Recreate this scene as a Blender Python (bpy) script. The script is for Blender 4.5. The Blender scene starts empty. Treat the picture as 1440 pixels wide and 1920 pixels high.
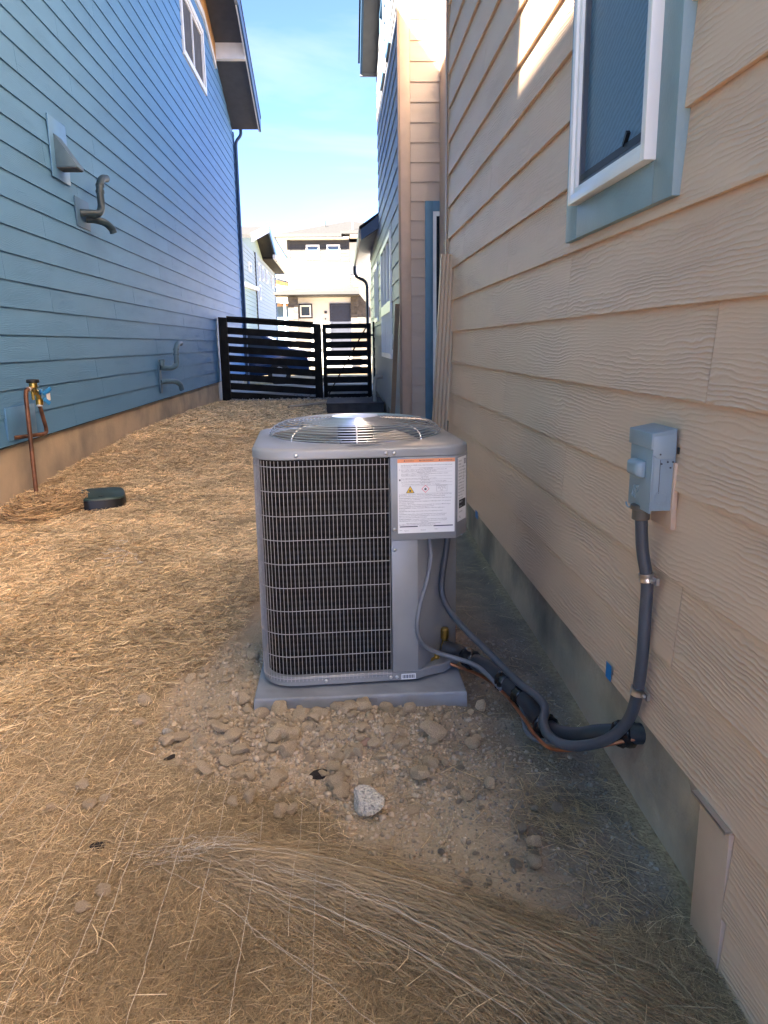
import bpy, bmesh, math, random
import numpy as np
from mathutils import Vector, Matrix, Euler
random.seed(7); rng = np.random.default_rng(7)
SC = bpy.context.scene
COL = SC.collection
UP = 1.30          # coordinates below are measured from the lens height; everything is lifted by this at the end

# ------------------------------------------------------------------ camera
cd = bpy.data.cameras.new('camera'); cam = bpy.data.objects.new('camera', cd); COL.objects.link(cam)
cd.sensor_fit = 'VERTICAL'; cd.sensor_height = 24.0; cd.sensor_width = 18.0
cd.lens = 24.0 * 1414 / 1920
cd.clip_start = 0.05; cd.clip_end = 2000
F = np.array([-81, -314, 1414.]); D = np.array([92, 6365, 1414.])
F /= np.linalg.norm(F); D -= F * (D @ F); D /= np.linalg.norm(D); Xv = np.cross(D, F)
R = np.stack([Xv, F, -D])
m = Matrix.Identity(4)
for i in range(3):
    m[i][0] = R[i, 0]; m[i][1] = -R[i, 1]; m[i][2] = -R[i, 2]
cam.matrix_world = m
SC.camera = cam

# ------------------------------------------------------------------ sky and sun
SUN = Vector((0.60, 1.0, -0.75)).normalized()           # direction the sunlight travels
elev = math.asin(-SUN.z); az = math.atan2(-SUN.x, -SUN.y)
w = bpy.data.worlds.new('World'); SC.world = w; w.use_nodes = True
nt = w.node_tree; nt.nodes.clear()
def wn(t, **k):
    n = nt.nodes.new(t)
    for a, b in k.items(): setattr(n, a, b)
    return n
out = wn('ShaderNodeOutputWorld'); bg = wn('ShaderNodeBackground')
sky = wn('ShaderNodeTexSky', sky_type='NISHITA')
sky.sun_disc = False; sky.sun_elevation = elev; sky.sun_rotation = az
sky.altitude = 1500; sky.air_density = 0.115; sky.dust_density = 0.0; sky.ozone_density = 2.5
tc = wn('ShaderNodeTexCoord')
mp = wn('ShaderNodeMapping'); mp.inputs['Scale'].default_value = (1.0, 1.0, 4.5); mp.inputs['Location'].default_value = (0.35, 0.1, 0.25)
nz = wn('ShaderNodeTexNoise'); nz.inputs['Scale'].default_value = 2.6; nz.inputs['Detail'].default_value = 7; nz.inputs['Roughness'].default_value = 0.55; nz.inputs['Distortion'].default_value = 0.5
cr = wn('ShaderNodeValToRGB'); cr.color_ramp.elements[0].position = 0.48; cr.color_ramp.elements[1].position = 0.78
cr.color_ramp.elements[1].color = (0.6, 0.6, 0.6, 1)
mx = wn('ShaderNodeMix', data_type='RGBA'); mx.inputs['B'].default_value = (0.50, 0.56, 0.66, 1)
L = nt.links.new
L(tc.outputs['Generated'], mp.inputs['Vector']); L(mp.outputs['Vector'], nz.inputs['Vector'])
L(nz.outputs['Fac'], cr.inputs['Fac']); L(cr.outputs['Color'], mx.inputs['Factor'])
L(sky.outputs['Color'], mx.inputs['A']); L(mx.outputs['Result'], bg.inputs['Color'])
bg.inputs['Strength'].default_value = 0.078
L(bg.outputs['Background'], out.inputs['Surface'])
sd = bpy.data.lights.new('sun', 'SUN'); sun = bpy.data.objects.new('sun', sd); COL.objects.link(sun)
sd.energy = 3.1; sd.angle = math.radians(0.53); sd.color = (1.0, 0.895, 0.735)
sun.rotation_euler = SUN.to_track_quat('-Z', 'Y').to_euler(); sun.location = (-6, -10, 9)
SC.view_settings.view_transform = 'Standard'; SC.view_settings.look = 'None'
SC.view_settings.gamma = 1.0; SC.view_settings.exposure = 4.95
SC.view_settings.use_curve_mapping = False
SC.cycles.diffuse_bounces = 8; SC.cycles.max_bounces = 12

# ------------------------------------------------------------------ materials
def newmat(name):
    mt = bpy.data.materials.new(name); mt.use_nodes = True
    return mt, mt.node_tree, mt.node_tree.nodes['Principled BSDF']
def mat(name, col, rough=0.6, metal=0.0, var=0.12, vscale=6.0, bump=0.0, bscale=60.0, spec=None, col2=None, detail=4, island=0.0, contrast=None, vec='Object', stretch=None):
    """principled paint with mottled colour and fine relief"""
    mt, t, p = newmat(name)
    n = t.nodes.new; l = t.links.new
    p.inputs['Roughness'].default_value = rough; p.inputs['Metallic'].default_value = metal
    if spec is not None: p.inputs['Specular IOR Level'].default_value = spec
    tcn = n('ShaderNodeTexCoord'); oi = n('ShaderNodeObjectInfo')
    add = n('ShaderNodeVectorMath'); add.operation = 'ADD'
    sc3 = n('ShaderNodeVectorMath'); sc3.operation = 'SCALE'; sc3.inputs[0].default_value = (17, 31, 23)
    l(oi.outputs['Random'], sc3.inputs['Scale']); l(tcn.outputs[vec], add.inputs[0]); l(sc3.outputs[0], add.inputs[1])
    vout = add.outputs[0]
    if stretch:
        mm = n('ShaderNodeVectorMath'); mm.operation = 'MULTIPLY'; mm.inputs[1].default_value = stretch
        l(vout, mm.inputs[0]); vout = mm.outputs[0]
    nn = n('ShaderNodeTexNoise'); nn.inputs['Scale'].default_value = vscale; nn.inputs['Detail'].default_value = detail
    l(vout, nn.inputs['Vector'])
    c2 = col2 if col2 else tuple(max(0, c * (1 - 2.2 * var)) for c in col)
    c1 = tuple(min(1, c * (1 + (0 if col2 else var))) for c in col)
    mxn = n('ShaderNodeMix'); mxn.data_type = 'RGBA'
    mxn.inputs['A'].default_value = (*c1, 1); mxn.inputs['B'].default_value = (*c2, 1)
    rp = n('ShaderNodeMapRange'); lo, hi = contrast or (0.35, 0.7)
    rp.inputs['From Min'].default_value = lo; rp.inputs['From Max'].default_value = hi
    l(nn.outputs['Fac'], rp.inputs['Value']); l(rp.outputs['Result'], mxn.inputs['Factor'])
    cout = mxn.outputs['Result']
    if island:
        g = n('ShaderNodeNewGeometry'); hv = n('ShaderNodeHueSaturation')
        mr = n('ShaderNodeMapRange'); mr.inputs['To Min'].default_value = 1 - island; mr.inputs['To Max'].default_value = 1 + island
        l(g.outputs['Random Per Island'], mr.inputs['Value']); l(mr.outputs['Result'], hv.inputs['Value'])
        l(cout, hv.inputs['Color']); cout = hv.outputs['Color']
    l(cout, p.inputs['Base Color'])
    if bump:
        bn = n('ShaderNodeTexNoise'); bn.inputs['Scale'].default_value = bscale; bn.inputs['Detail'].default_value = 6
        l(vout, bn.inputs['Vector'])
        bp = n('ShaderNodeBump'); bp.inputs['Strength'].default_value = 1.0; bp.inputs['Distance'].default_value = bump
        l(bn.outputs['Fac'], bp.inputs['Height']); l(bp.outputs['Normal'], p.inputs['Normal'])
    return mt
def siding(name, col, pitch=0.0125, depth=0.0024, rough=0.5, amp=7.0, var=0.06, spec=0.5):
    """fibre cement lap board pressed with a cedar grain"""
    mt, t, p = newmat(name); n = t.nodes.new; l = t.links.new
    p.inputs['Roughness'].default_value = rough; p.inputs['Specular IOR Level'].default_value = spec
    tcn = n('ShaderNodeTexCoord'); oi = n('ShaderNodeObjectInfo'); sx = n('ShaderNodeSeparateXYZ'); l(tcn.outputs['Object'], sx.inputs[0])
    def math_(op, a, b=None, c=None):
        q = n('ShaderNodeMath'); q.operation = op
        for i, v in enumerate((a, b, c)):
            if v is None: continue
            if isinstance(v, (int, float)): q.inputs[i].default_value = v
            else: l(v, q.inputs[i])
        return q.outputs[0]
    al = math_('ADD', sx.outputs['X'], sx.outputs['Y']); z = sx.outputs['Z']; rnd = oi.outputs['Random']
    def noise(a, b, scale_a, scale_b, off, detail=2.0):
        cx = n('ShaderNodeCombineXYZ'); l(math_('MULTIPLY', a, scale_a), cx.inputs[0]); l(math_('MULTIPLY', b, scale_b), cx.inputs[1])
        l(math_('MULTIPLY', rnd, off), cx.inputs[2])
        q = n('ShaderNodeTexNoise'); q.inputs['Scale'].default_value = 1.0; q.inputs['Detail'].default_value = detail
        l(cx.outputs[0], q.inputs['Vector']); return q.outputs['Fac']
    h1 = noise(al, z, 1.5, 8.0, 71.0, 1.5); h2 = noise(al, z, 11.0, 26.0, 37.0, 2.0); h3 = noise(al, z, 45.0, 60.0, 53.0, 1.0)
    ph = math_('ADD', math_('DIVIDE', z, pitch), math_('MULTIPLY', h1, amp))
    ph = math_('ADD', ph, math_('MULTIPLY', h2, 1.6)); ph = math_('ADD', ph, math_('MULTIPLY', h3, 0.35))
    s = math_('MULTIPLY_ADD', math_('SINE', math_('MULTIPLY', ph, 6.2832)), 0.5, 0.5)
    s = math_('POWER', s, 2.2)
    am = n('ShaderNodeMapRange'); am.inputs['From Min'].default_value = 0.36; am.inputs['From Max'].default_value = 0.62
    am.inputs['To Min'].default_value = 0.15; l(noise(al, z, 2.2, 9.0, 91.0), am.inputs['Value'])
    hgt = math_('MULTIPLY', s, am.outputs['Result'])
    bp = n('ShaderNodeBump'); bp.inputs['Distance'].default_value = depth; bp.inputs['Strength'].default_value = 1.0
    l(hgt, bp.inputs['Height']); l(bp.outputs['Normal'], p.inputs['Normal'])
    mxn = n('ShaderNodeMix'); mxn.data_type = 'RGBA'
    mxn.inputs['A'].default_value = (*[c * (1 - var) for c in col], 1); mxn.inputs['B'].default_value = (*[c * (1 + var) for c in col], 1)
    mr = n('ShaderNodeMapRange'); mr.inputs['From Min'].default_value = 0.3; mr.inputs['From Max'].default_value = 0.7
    l(noise(al, z, 1.2, 3.0, 11.0, 5.0), mr.inputs['Value']); l(mr.outputs['Result'], mxn.inputs['Factor'])
    l(mxn.outputs['Result'], p.inputs['Base Color'])
    return mt
M = {}
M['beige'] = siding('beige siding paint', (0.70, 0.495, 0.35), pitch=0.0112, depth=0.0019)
M['beige_flat'] = mat('beige trim paint', (0.57, 0.405, 0.29), 0.5, var=0.05, bump=0.0006, bscale=90)
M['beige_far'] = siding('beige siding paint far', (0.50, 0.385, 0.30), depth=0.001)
M['grey_side'] = siding('grey lap siding', (0.30, 0.31, 0.33), depth=0.001)  # cooler tone than the beige walls of the same house
M['blue'] = siding('blue siding paint', (0.088, 0.225, 0.405), rough=0.6, depth=0.0013, spec=0.25)
M['blue_flat'] = mat('blue trim paint', (0.088, 0.225, 0.405), 0.42, var=0.05, bump=0.0005, bscale=80)
M['blue_dark'] = mat('dark blue trim metal', (0.03, 0.075, 0.14), 0.45, var=0.05)
M['vent'] = mat('grey painted vent metal', (0.065, 0.125, 0.175), 0.5, var=0.06)
M['pvc'] = mat('grey blue painted pipe', (0.022, 0.048, 0.070), 0.45, var=0.06)
M['pvc_blue'] = mat('blue painted pipe', (0.07, 0.14, 0.20), 0.4, var=0.06)
M['concrete'] = mat('foundation concrete', (0.50, 0.40, 0.29), 0.85, var=0.18, vscale=1.6, bump=0.003, bscale=45, col2=(0.27, 0.235, 0.195), contrast=(0.42, 0.68), detail=7)
M['concrete_dark'] = mat('damp foundation concrete', (0.54, 0.44, 0.335), 0.85, vscale=2.2, bump=0.008, bscale=26, col2=(0.21, 0.19, 0.165), contrast=(0.38, 0.62), detail=7)
M['trim_blue'] = mat('blue window casing paint', (0.235, 0.335, 0.375), 0.5, var=0.06, bump=0.0012, bscale=110)
M['trim_door'] = mat('blue door casing paint', (0.10, 0.21, 0.30), 0.5, var=0.06, bump=0.0008, bscale=110)
M['vinyl'] = mat('white vinyl', (0.80, 0.80, 0.79), 0.35, var=0.02)
M['white'] = mat('white trim paint', (0.72, 0.72, 0.70), 0.5, var=0.04)
M['soffit'] = mat('dark grey soffit', (0.085, 0.085, 0.09), 0.7, var=0.06)
M['wood_raw'] = mat('bare orange timber', (0.50, 0.26, 0.10), 0.7, var=0.15, vscale=3)
M['black'] = mat('black stained timber', (0.007, 0.007, 0.0075), 0.7, spec=0.2, var=0.3, bump=0.001, bscale=40)
M['deck'] = mat('dark composite board', (0.035, 0.032, 0.034), 0.6, var=0.25, bump=0.001, bscale=50)
M['unit'] = mat('grey powder coat', (0.235, 0.248, 0.262), 0.32, var=0.09, vscale=3.5, bump=0.0002, bscale=400, detail=8)
M['pad'] = mat('grey plastic pad', (0.27, 0.285, 0.31), 0.5, var=0.10, vscale=9, bump=0.0004, bscale=200)
M['wire'] = mat('grey coated wire', (0.36, 0.36, 0.37), 0.35, var=0.06)
M['steel'] = mat('zinc steel', (0.62, 0.62, 0.63), 0.3, 1.0, var=0.06)
M['alu'] = mat('aluminium', (0.62, 0.63, 0.65), 0.35, 0.9, var=0.06)
M['dark'] = mat('black motor paint', (0.008, 0.008, 0.009), 0.5, var=0.1)
M['brass'] = mat('brass', (0.60, 0.40, 0.11), 0.32, 1.0, var=0.12)
M['copper'] = mat('copper', (0.62, 0.26, 0.14), 0.32, 1.0, var=0.18, vscale=14)
M['copper_old'] = mat('tarnished copper', (0.17, 0.078, 0.045), 0.5, 0.5, var=0.3, vscale=12)
M['rubber'] = mat('black foam insulation', (0.030, 0.034, 0.044), 0.5, var=0.2, bump=0.0005, bscale=300)
M['tape'] = mat('glossy black tape', (0.008, 0.008, 0.010), 0.18, var=0.2, bump=0.004, bscale=55)
M['conduit'] = mat('grey flexible conduit', (0.062, 0.072, 0.088), 0.4, var=0.1)
M['conduit_light'] = mat('light grey conduit', (0.16, 0.17, 0.19), 0.35, var=0.08)
M['box'] = mat('grey enamel', (0.26, 0.335, 0.38), 0.38, var=0.04, bump=0.0002, bscale=300)
M['putty'] = mat('dirty fitting', (0.12, 0.10, 0.075), 0.6)
M['paper'] = mat('white label stock', (0.78, 0.79, 0.80), 0.45, var=0.01)
M['ink'] = mat('dark print', (0.06, 0.065, 0.09), 0.5, var=0.0)
M['navy'] = mat('navy print', (0.012, 0.014, 0.06), 0.5, var=0.0)
M['orange'] = mat('orange print', (0.78, 0.30, 0.14), 0.5, var=0.0)
M['yellow'] = mat('yellow print', (0.80, 0.50, 0.03), 0.5, var=0.0)
M['red'] = mat('red print', (0.72, 0.10, 0.14), 0.5, var=0.0)
M['blacklabel'] = mat('black print', (0.01, 0.01, 0.012), 0.5, var=0.0)
M['bluetape'] = mat('blue masking tape', (0.02, 0.20, 0.50), 0.5, var=0.05)
M['green'] = mat('dark green plastic', (0.030, 0.062, 0.055), 0.5, var=0.15, bump=0.001, bscale=160)
M['plastic_black'] = mat('black plastic', (0.010, 0.011, 0.013), 0.45, var=0.1)
M['soil'] = mat('dry soil clod', (0.60, 0.47, 0.315), 0.95, var=0.16, vscale=14, bump=0.004, bscale=70)
M['soil_grey'] = mat('grey soil clod', (0.33, 0.27, 0.20), 0.95, var=0.16, vscale=14, bump=0.004, bscale=70)
M['soil_bits'] = mat('loose soil crumbs', (0.48, 0.39, 0.285), 0.95, var=0.12, vscale=5, island=0.3)
M['grey_bits'] = mat('grey soil crumbs', (0.32, 0.27, 0.21), 0.95, var=0.12, vscale=5, island=0.3)
M['rock'] = mat('pale granite', (0.76, 0.71, 0.62), 0.9, var=0.16, vscale=9, bump=0.03, bscale=7, contrast=(0.45, 0.65))
M['pinkrock'] = mat('pink sandstone', (0.50, 0.33, 0.24), 0.85, var=0.15, vscale=30, bump=0.003, bscale=50)
M['charrock'] = mat('dark bark', (0.045, 0.034, 0.028), 0.9, var=0.2, vscale=30, bump=0.004, bscale=60)
M['gravel'] = mat('grey gravel', (0.22, 0.22, 0.22), 0.85, var=0.15, island=0.4)
M['straw'] = mat('straw', (0.76, 0.60, 0.37), 0.6, var=0.12, vscale=3, island=0.5)
M['tuft'] = mat('rolled straw', (0.56, 0.40, 0.22), 0.6, var=0.12, vscale=5, island=0.5)
M['pale_straw'] = mat('pale straw stalk', (0.80, 0.64, 0.38), 0.5, var=0.08, vscale=3, island=0.3)
M['straw_brown'] = mat('dull straw', (0.46, 0.345, 0.195), 0.65, var=0.12, vscale=5, island=0.42)
M['string'] = mat('white netting', (0.72, 0.66, 0.55), 0.6, var=0.05)
M['white_string'] = mat('bright white netting', (0.66, 0.60, 0.50), 0.6, var=0.03)
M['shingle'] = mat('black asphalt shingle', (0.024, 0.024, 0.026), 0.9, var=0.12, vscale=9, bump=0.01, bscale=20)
M['farwhite'] = mat('white siding paint', (0.50, 0.50, 0.49), 0.6, var=0.02)
M['fargrey'] = mat('dark grey lap siding', (0.020, 0.020, 0.021), 0.6, var=0.05)
M['fargutter'] = mat('dark grey gutter', (0.016, 0.016, 0.017), 0.5, var=0.03)
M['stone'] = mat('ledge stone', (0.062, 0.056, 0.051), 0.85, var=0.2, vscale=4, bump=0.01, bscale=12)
M['green_far'] = mat('sage siding paint', (0.30, 0.36, 0.32), 0.6, var=0.05)
M['green_dark'] = mat('green siding paint', (0.25, 0.33, 0.22), 0.6, var=0.05)
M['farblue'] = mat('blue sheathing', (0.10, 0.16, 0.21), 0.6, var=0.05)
M['navydoor'] = mat('navy door paint', (0.016, 0.019, 0.032), 0.4, var=0.1)
M['car'] = mat('sky tinted car paint', (0.02, 0.05, 0.13), 0.15, 0.2, var=0.02)  # dark car; the sky's blue reflection is put into its colour
M['tyre'] = mat('tyre rubber', (0.015, 0.015, 0.015), 0.8)
M['pipe_beige'] = mat('beige pvc', (0.42, 0.36, 0.29), 0.5, var=0.08)
M['asphalt'] = mat('asphalt', (0.07, 0.07, 0.072), 0.9, var=0.15, vscale=4, bump=0.004, bscale=60)
M['walk'] = mat('pale concrete', (0.50, 0.49, 0.47), 0.85, var=0.08, vscale=2, bump=0.002, bscale=50)
M['sheathing'] = mat('dark house wrap', (0.06, 0.06, 0.06), 0.9)
M['plate'] = mat('blue flashing paint', (0.055, 0.13, 0.235), 0.6, var=0.05)
M['fibre'] = mat('brown netting fibre', (0.36, 0.27, 0.16), 0.7, var=0.1, island=0.35)
M['spout'] = mat('beige painted metal', (0.50, 0.372, 0.26), 0.45, var=0.03)
M['brown_board'] = mat('brown trim paint', (0.30, 0.225, 0.165), 0.5, var=0.06, bump=0.0006, bscale=70)
def glass(name, col, rough=0.05, spec=0.5):
    mt, t, p = newmat(name); n = t.nodes.new; l = t.links.new
    p.inputs['Base Color'].default_value = (*col, 1); p.inputs['Roughness'].default_value = rough; p.inputs['Specular IOR Level'].default_value = spec
    tcn = n('ShaderNodeTexCoord'); nn = n('ShaderNodeTexNoise'); nn.inputs['Scale'].default_value = 1.3
    bp = n('ShaderNodeBump'); bp.inputs['Distance'].default_value = 0.004
    l(tcn.outputs['Object'], nn.inputs['Vector']); l(nn.outputs['Fac'], bp.inputs['Height']); l(bp.outputs['Normal'], p.inputs['Normal'])
    return mt
M['glass'] = glass('window glass', (0.02, 0.022, 0.025), 0.06, 0.12)
M['glass_far'] = glass('far window glass', (0.05, 0.07, 0.10), 0.03)
def screen_mat():
    mt, t, p = newmat('insect screen'); n = t.nodes.new; l = t.links.new
    tcn = n('ShaderNodeTexCoord'); mm = n('ShaderNodeVectorMath'); mm.operation = 'MULTIPLY'; mm.inputs[1].default_value = (1, 1, 2.0)
    wv = n('ShaderNodeTexWave'); wv.wave_type = 'BANDS'; wv.bands_direction = 'DIAGONAL'; wv.inputs['Scale'].default_value = 16; wv.inputs['Distortion'].default_value = 5.0; wv.inputs['Detail Scale'].default_value = 1.2
    l(tcn.outputs['Object'], mm.inputs[0]); l(mm.outputs[0], wv.inputs['Vector'])
    mxn = n('ShaderNodeMix'); mxn.data_type = 'RGBA'; mxn.inputs['A'].default_value = (0.06, 0.125, 0.19, 1); mxn.inputs['B'].default_value = (0.11, 0.20, 0.28, 1)  # blue window reflection and moire bands put into the base colour
    l(wv.outputs['Fac'], mxn.inputs['Factor']); l(mxn.outputs['Result'], p.inputs['Base Color'])
    p.inputs['Roughness'].default_value = 0.32; p.inputs['Specular IOR Level'].default_value = 0.6
    return mt
M['screen'] = screen_mat()
def coil_mat():
    mt, t, p = newmat('condenser coil fins'); n = t.nodes.new; l = t.links.new
    tcn = n('ShaderNodeTexCoord'); sx = n('ShaderNodeSeparateXYZ'); l(tcn.outputs['Object'], sx.inputs[0])
    cx = n('ShaderNodeCombineXYZ'); l(sx.outputs['Z'], cx.inputs[2])
    wv = n('ShaderNodeTexWave'); wv.bands_direction = 'Z'; wv.inputs['Scale'].default_value = 14; wv.inputs['Distortion'].default_value = 0.0
    l(cx.outputs[0], wv.inputs['Vector'])
    nn = n('ShaderNodeTexNoise'); nn.inputs['Scale'].default_value = 9; nn.inputs['Detail'].default_value = 4; l(tcn.outputs['Object'], nn.inputs['Vector'])
    mm = n('ShaderNodeMath'); mm.operation = 'MULTIPLY'; l(wv.outputs['Fac'], mm.inputs[0]); l(nn.outputs['Fac'], mm.inputs[1])
    mxn = n('ShaderNodeMix'); mxn.data_type = 'RGBA'; mxn.inputs['A'].default_value = (0.006, 0.005, 0.005, 1); mxn.inputs['B'].default_value = (0.022, 0.018, 0.016, 1); p.inputs['Specular IOR Level'].default_value = 0.15
    l(mm.outputs[0], mxn.inputs['Factor']); l(mxn.outputs['Result'], p.inputs['Base Color']); p.inputs['Roughness'].default_value = 0.6
    bp = n('ShaderNodeBump'); bp.inputs['Distance'].default_value = 0.003; l(wv.outputs['Fac'], bp.inputs['Height']); l(bp.outputs['Normal'], p.inputs['Normal'])
    return mt
M['coil'] = coil_mat()
def ground_mat():
    mt, t, p = newmat('soil under straw'); n = t.nodes.new; l = t.links.new
    at = n('ShaderNodeAttribute'); at.attribute_name = 'straw'
    at2 = n('ShaderNodeAttribute'); at2.attribute_name = 'darkish'
    tcn = n('ShaderNodeTexCoord')
    def noise(s, d=6): 
        q = n('ShaderNodeTexNoise'); q.inputs['Scale'].default_value = s; q.inputs['Detail'].default_value = d; l(tcn.outputs['Object'], q.inputs['Vector']); return q.outputs['Fac']
    def mix(f, a, b):
        q = n('ShaderNodeMix'); q.data_type = 'RGBA'
        if hasattr(f, 'node'): l(f, q.inputs['Factor'])
        else: q.inputs['Factor'].default_value = f
        for k, v in (('A', a), ('B', b)):
            if isinstance(v, tuple): q.inputs[k].default_value = (*v, 1)
            else: l(v, q.inputs[k])
        return q.outputs['Result']
    def rng_(v, a, b):
        q = n('ShaderNodeMapRange'); q.inputs['From Min'].default_value = a; q.inputs['From Max'].default_value = b; l(v, q.inputs['Value']); return q.outputs['Result']
    dirt = mix(rng_(noise(5), 0.35, 0.65), (0.50, 0.39, 0.265), (0.38, 0.30, 0.195))
    dirt = mix(rng_(noise(120, 3), 0.40, 0.75), dirt, (0.48, 0.385, 0.27))
    darkish = mix(rng_(noise(9), 0.35, 0.65), (0.33, 0.26, 0.19), (0.235, 0.19, 0.14))
    dirt = mix(at2.outputs['Fac'], dirt, darkish)
    mulch = mix(rng_(noise(60, 4), 0.35, 0.7), (0.47, 0.36, 0.22), (0.29, 0.215, 0.13))
    c = mix(at.outputs['Fac'], dirt, mulch)
    l(c, p.inputs['Base Color']); p.inputs['Roughness'].default_value = 0.95; p.inputs['Specular IOR Level'].default_value = 0.2
    a = n('ShaderNodeMath'); a.operation = 'ADD'; l(noise(90, 8), a.inputs[0])
    vo = n('ShaderNodeTexVoronoi'); vo.inputs['Scale'].default_value = 110; l(tcn.outputs['Object'], vo.inputs['Vector']); 
    b = n('ShaderNodeMath'); b.operation = 'MULTIPLY'; b.inputs[1].default_value = -0.35; l(vo.outputs['Distance'], b.inputs[0]); l(b.outputs[0], a.inputs[1])
    bp = n('ShaderNodeBump'); bp.inputs['Distance'].default_value = 0.010; l(a.outputs[0], bp.inputs['Height']); l(bp.outputs['Normal'], p.inputs['Normal'])
    return mt
M['ground'] = ground_mat()

# ------------------------------------------------------------------ mesh helpers
class MB:
    """collects shapes; build() links them as ONE mesh object"""
    def __init__(s): s.v = []; s.f = []
    def add(s, vs, fs):
        o = len(s.v); s.v += [tuple(map(float, q)) for q in vs]; s.f += [tuple(o + i for i in f) for f in fs]; return s
    def box(s, x0, x1, y0, y1, z0, z1):
        vs = [(x, y, z) for z in (z0, z1) for y in (y0, y1) for x in (x0, x1)]
        return s.add(vs, [(0, 2, 3, 1), (4, 5, 7, 6), (0, 1, 5, 4), (2, 6, 7, 3), (0, 4, 6, 2), (1, 3, 7, 5)])
    def obox(s, c, ax, ay, az):
        """box from a centre and three half-axis vectors"""
        c, ax, ay, az = map(Vector, (c, ax, ay, az))
        vs = [c + i * ax + j * ay + k * az for k in (-1, 1) for j in (-1, 1) for i in (-1, 1)]
        fs = [(0, 2, 3, 1), (4, 5, 7, 6), (0, 1, 5, 4), (2, 6, 7, 3), (0, 4, 6, 2), (1, 3, 7, 5)]
        if ax.cross(ay).dot(az) < 0: fs = [f[::-1] for f in fs]
        return s.add(vs, fs)
    def bar(s, a, b, wx, wy, up=(0, 0, 1)):
        a, b = Vector(a), Vector(b); d = b - a; u = Vector(up)
        if abs(d.normalized().dot(u)) > 0.98: u = Vector((0, 1, 0))
        e1 = d.cross(u).normalized(); e2 = e1.cross(d).normalized()
        return s.obox((a + b) / 2, d / 2, e1 * wx / 2, e2 * wy / 2)
    def prism(s, poly, axis, a, b):
        """extrude a 2D polygon; axis 'x','y','z' from a to b"""
        def P(p, h): return {'x': (h, p[0], p[1]), 'y': (p[0], h, p[1]), 'z': (p[0], p[1], h)}[axis]
        n = len(poly); vs = [P(p, a) for p in poly] + [P(p, b) for p in poly]
        fs = [tuple(range(n))[::-1], tuple(range(n, 2 * n))] + [(i, (i + 1) % n, n + (i + 1) % n, n + i) for i in range(n)]
        return s.add(vs, fs)
    def loft(s, rings, cap0=True, cap1=True, close=True):
        n = len(rings[0]); vs = [p for r in rings for p in r]; fs = []
        for k in range(len(rings) - 1):
            for i in range(n if close else n - 1):
                j = (i + 1) % n; fs.append((k * n + i, k * n + j, (k + 1) * n + j, (k + 1) * n + i))
        if cap0: fs.append(tuple(range(n))[::-1])
        if cap1: fs.append(tuple(range((len(rings) - 1) * n, len(rings) * n)))
        return s.add(vs, fs)
    def tube(s, pts, r, n=10, closed=False, caps=True):
        P = [Vector(p) for p in pts]; N = len(P); rs = r if isinstance(r, (list, tuple)) else [r] * N
        rings = []; e1 = None
        for i in range(N):
            if closed: d = P[(i + 1) % N] - P[i - 1]
            else: d = P[min(i + 1, N - 1)] - P[max(i - 1, 0)]
            d.normalize()
            if e1 is None:
                u = Vector((0, 0, 1)) if abs(d.z) < 0.9 else Vector((1, 0, 0)); e1 = d.cross(u).normalized()
            else: e1 = (e1 - d * e1.dot(d)).normalized()
            e2 = d.cross(e1)
            rings.append([P[i] + rs[i] * (math.cos(2 * math.pi * k / n) * e1 + math.sin(2 * math.pi * k / n) * e2) for k in range(n)])
        if closed:
            o = len(s.v); s.loft(rings, False, False)
            b = o + (N - 1) * n
            # match twist of first ring
            best = min(range(n), key=lambda q: (rings[-1][0] - rings[0][q]).length)
            s.f += [(b + i, b + (i + 1) % n, o + (i + 1 + best) % n, o + (i + best) % n) for i in range(n)]
        else: s.loft(rings, caps, caps)
        return s
    def lathe(s, c, prof, n=20, axis=(0, 0, 1)):
        c = Vector(c); ax = Vector(axis).normalized(); u = Vector((1, 0, 0)) if abs(ax.x) < 0.9 else Vector((0, 1, 0))
        e1 = ax.cross(u).normalized(); e2 = ax.cross(e1)
        return s.loft([[c + ax * h + r * (math.cos(2 * math.pi * k / n) * e1 + math.sin(2 * math.pi * k / n) * e2) for k in range(n)] for r, h in prof])
    def build(s, name, material, parent=None, smooth=None, bevel=0.0, origin=None, **tags):
        return link(name, s.mesh(name, smooth, bevel), material, parent, origin, **tags)
    def mesh(s, name, smooth=None, bevel=0.0):
        me = bpy.data.meshes.new(name); me.from_pydata(s.v, [], s.f); me.validate()
        bm = bmesh.new(); bm.from_mesh(me)
        bmesh.ops.recalc_face_normals(bm, faces=bm.faces)
        if bevel:
            eds = [e for e in bm.edges if len(e.link_faces) == 2 and e.calc_face_angle(0) > 0.35]
            bmesh.ops.bevel(bm, geom=eds, offset=bevel, segments=2, profile=0.5, affect='EDGES', clamp_overlap=True)
        bm.to_mesh(me); bm.free()
        if smooth or bevel:
            me.polygons.foreach_set('use_smooth', [True] * len(me.polygons))
            me.set_sharp_from_angle(angle=math.radians(smooth if smooth else 40))
        return me
WL = {}            # world location of each object
def tag(o, label=None, cat=None, group=None, kind=None):
    if label: o['label'] = label
    if cat: o['category'] = cat
    if group: o['group'] = group
    if kind: o['kind'] = kind
    return o
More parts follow.
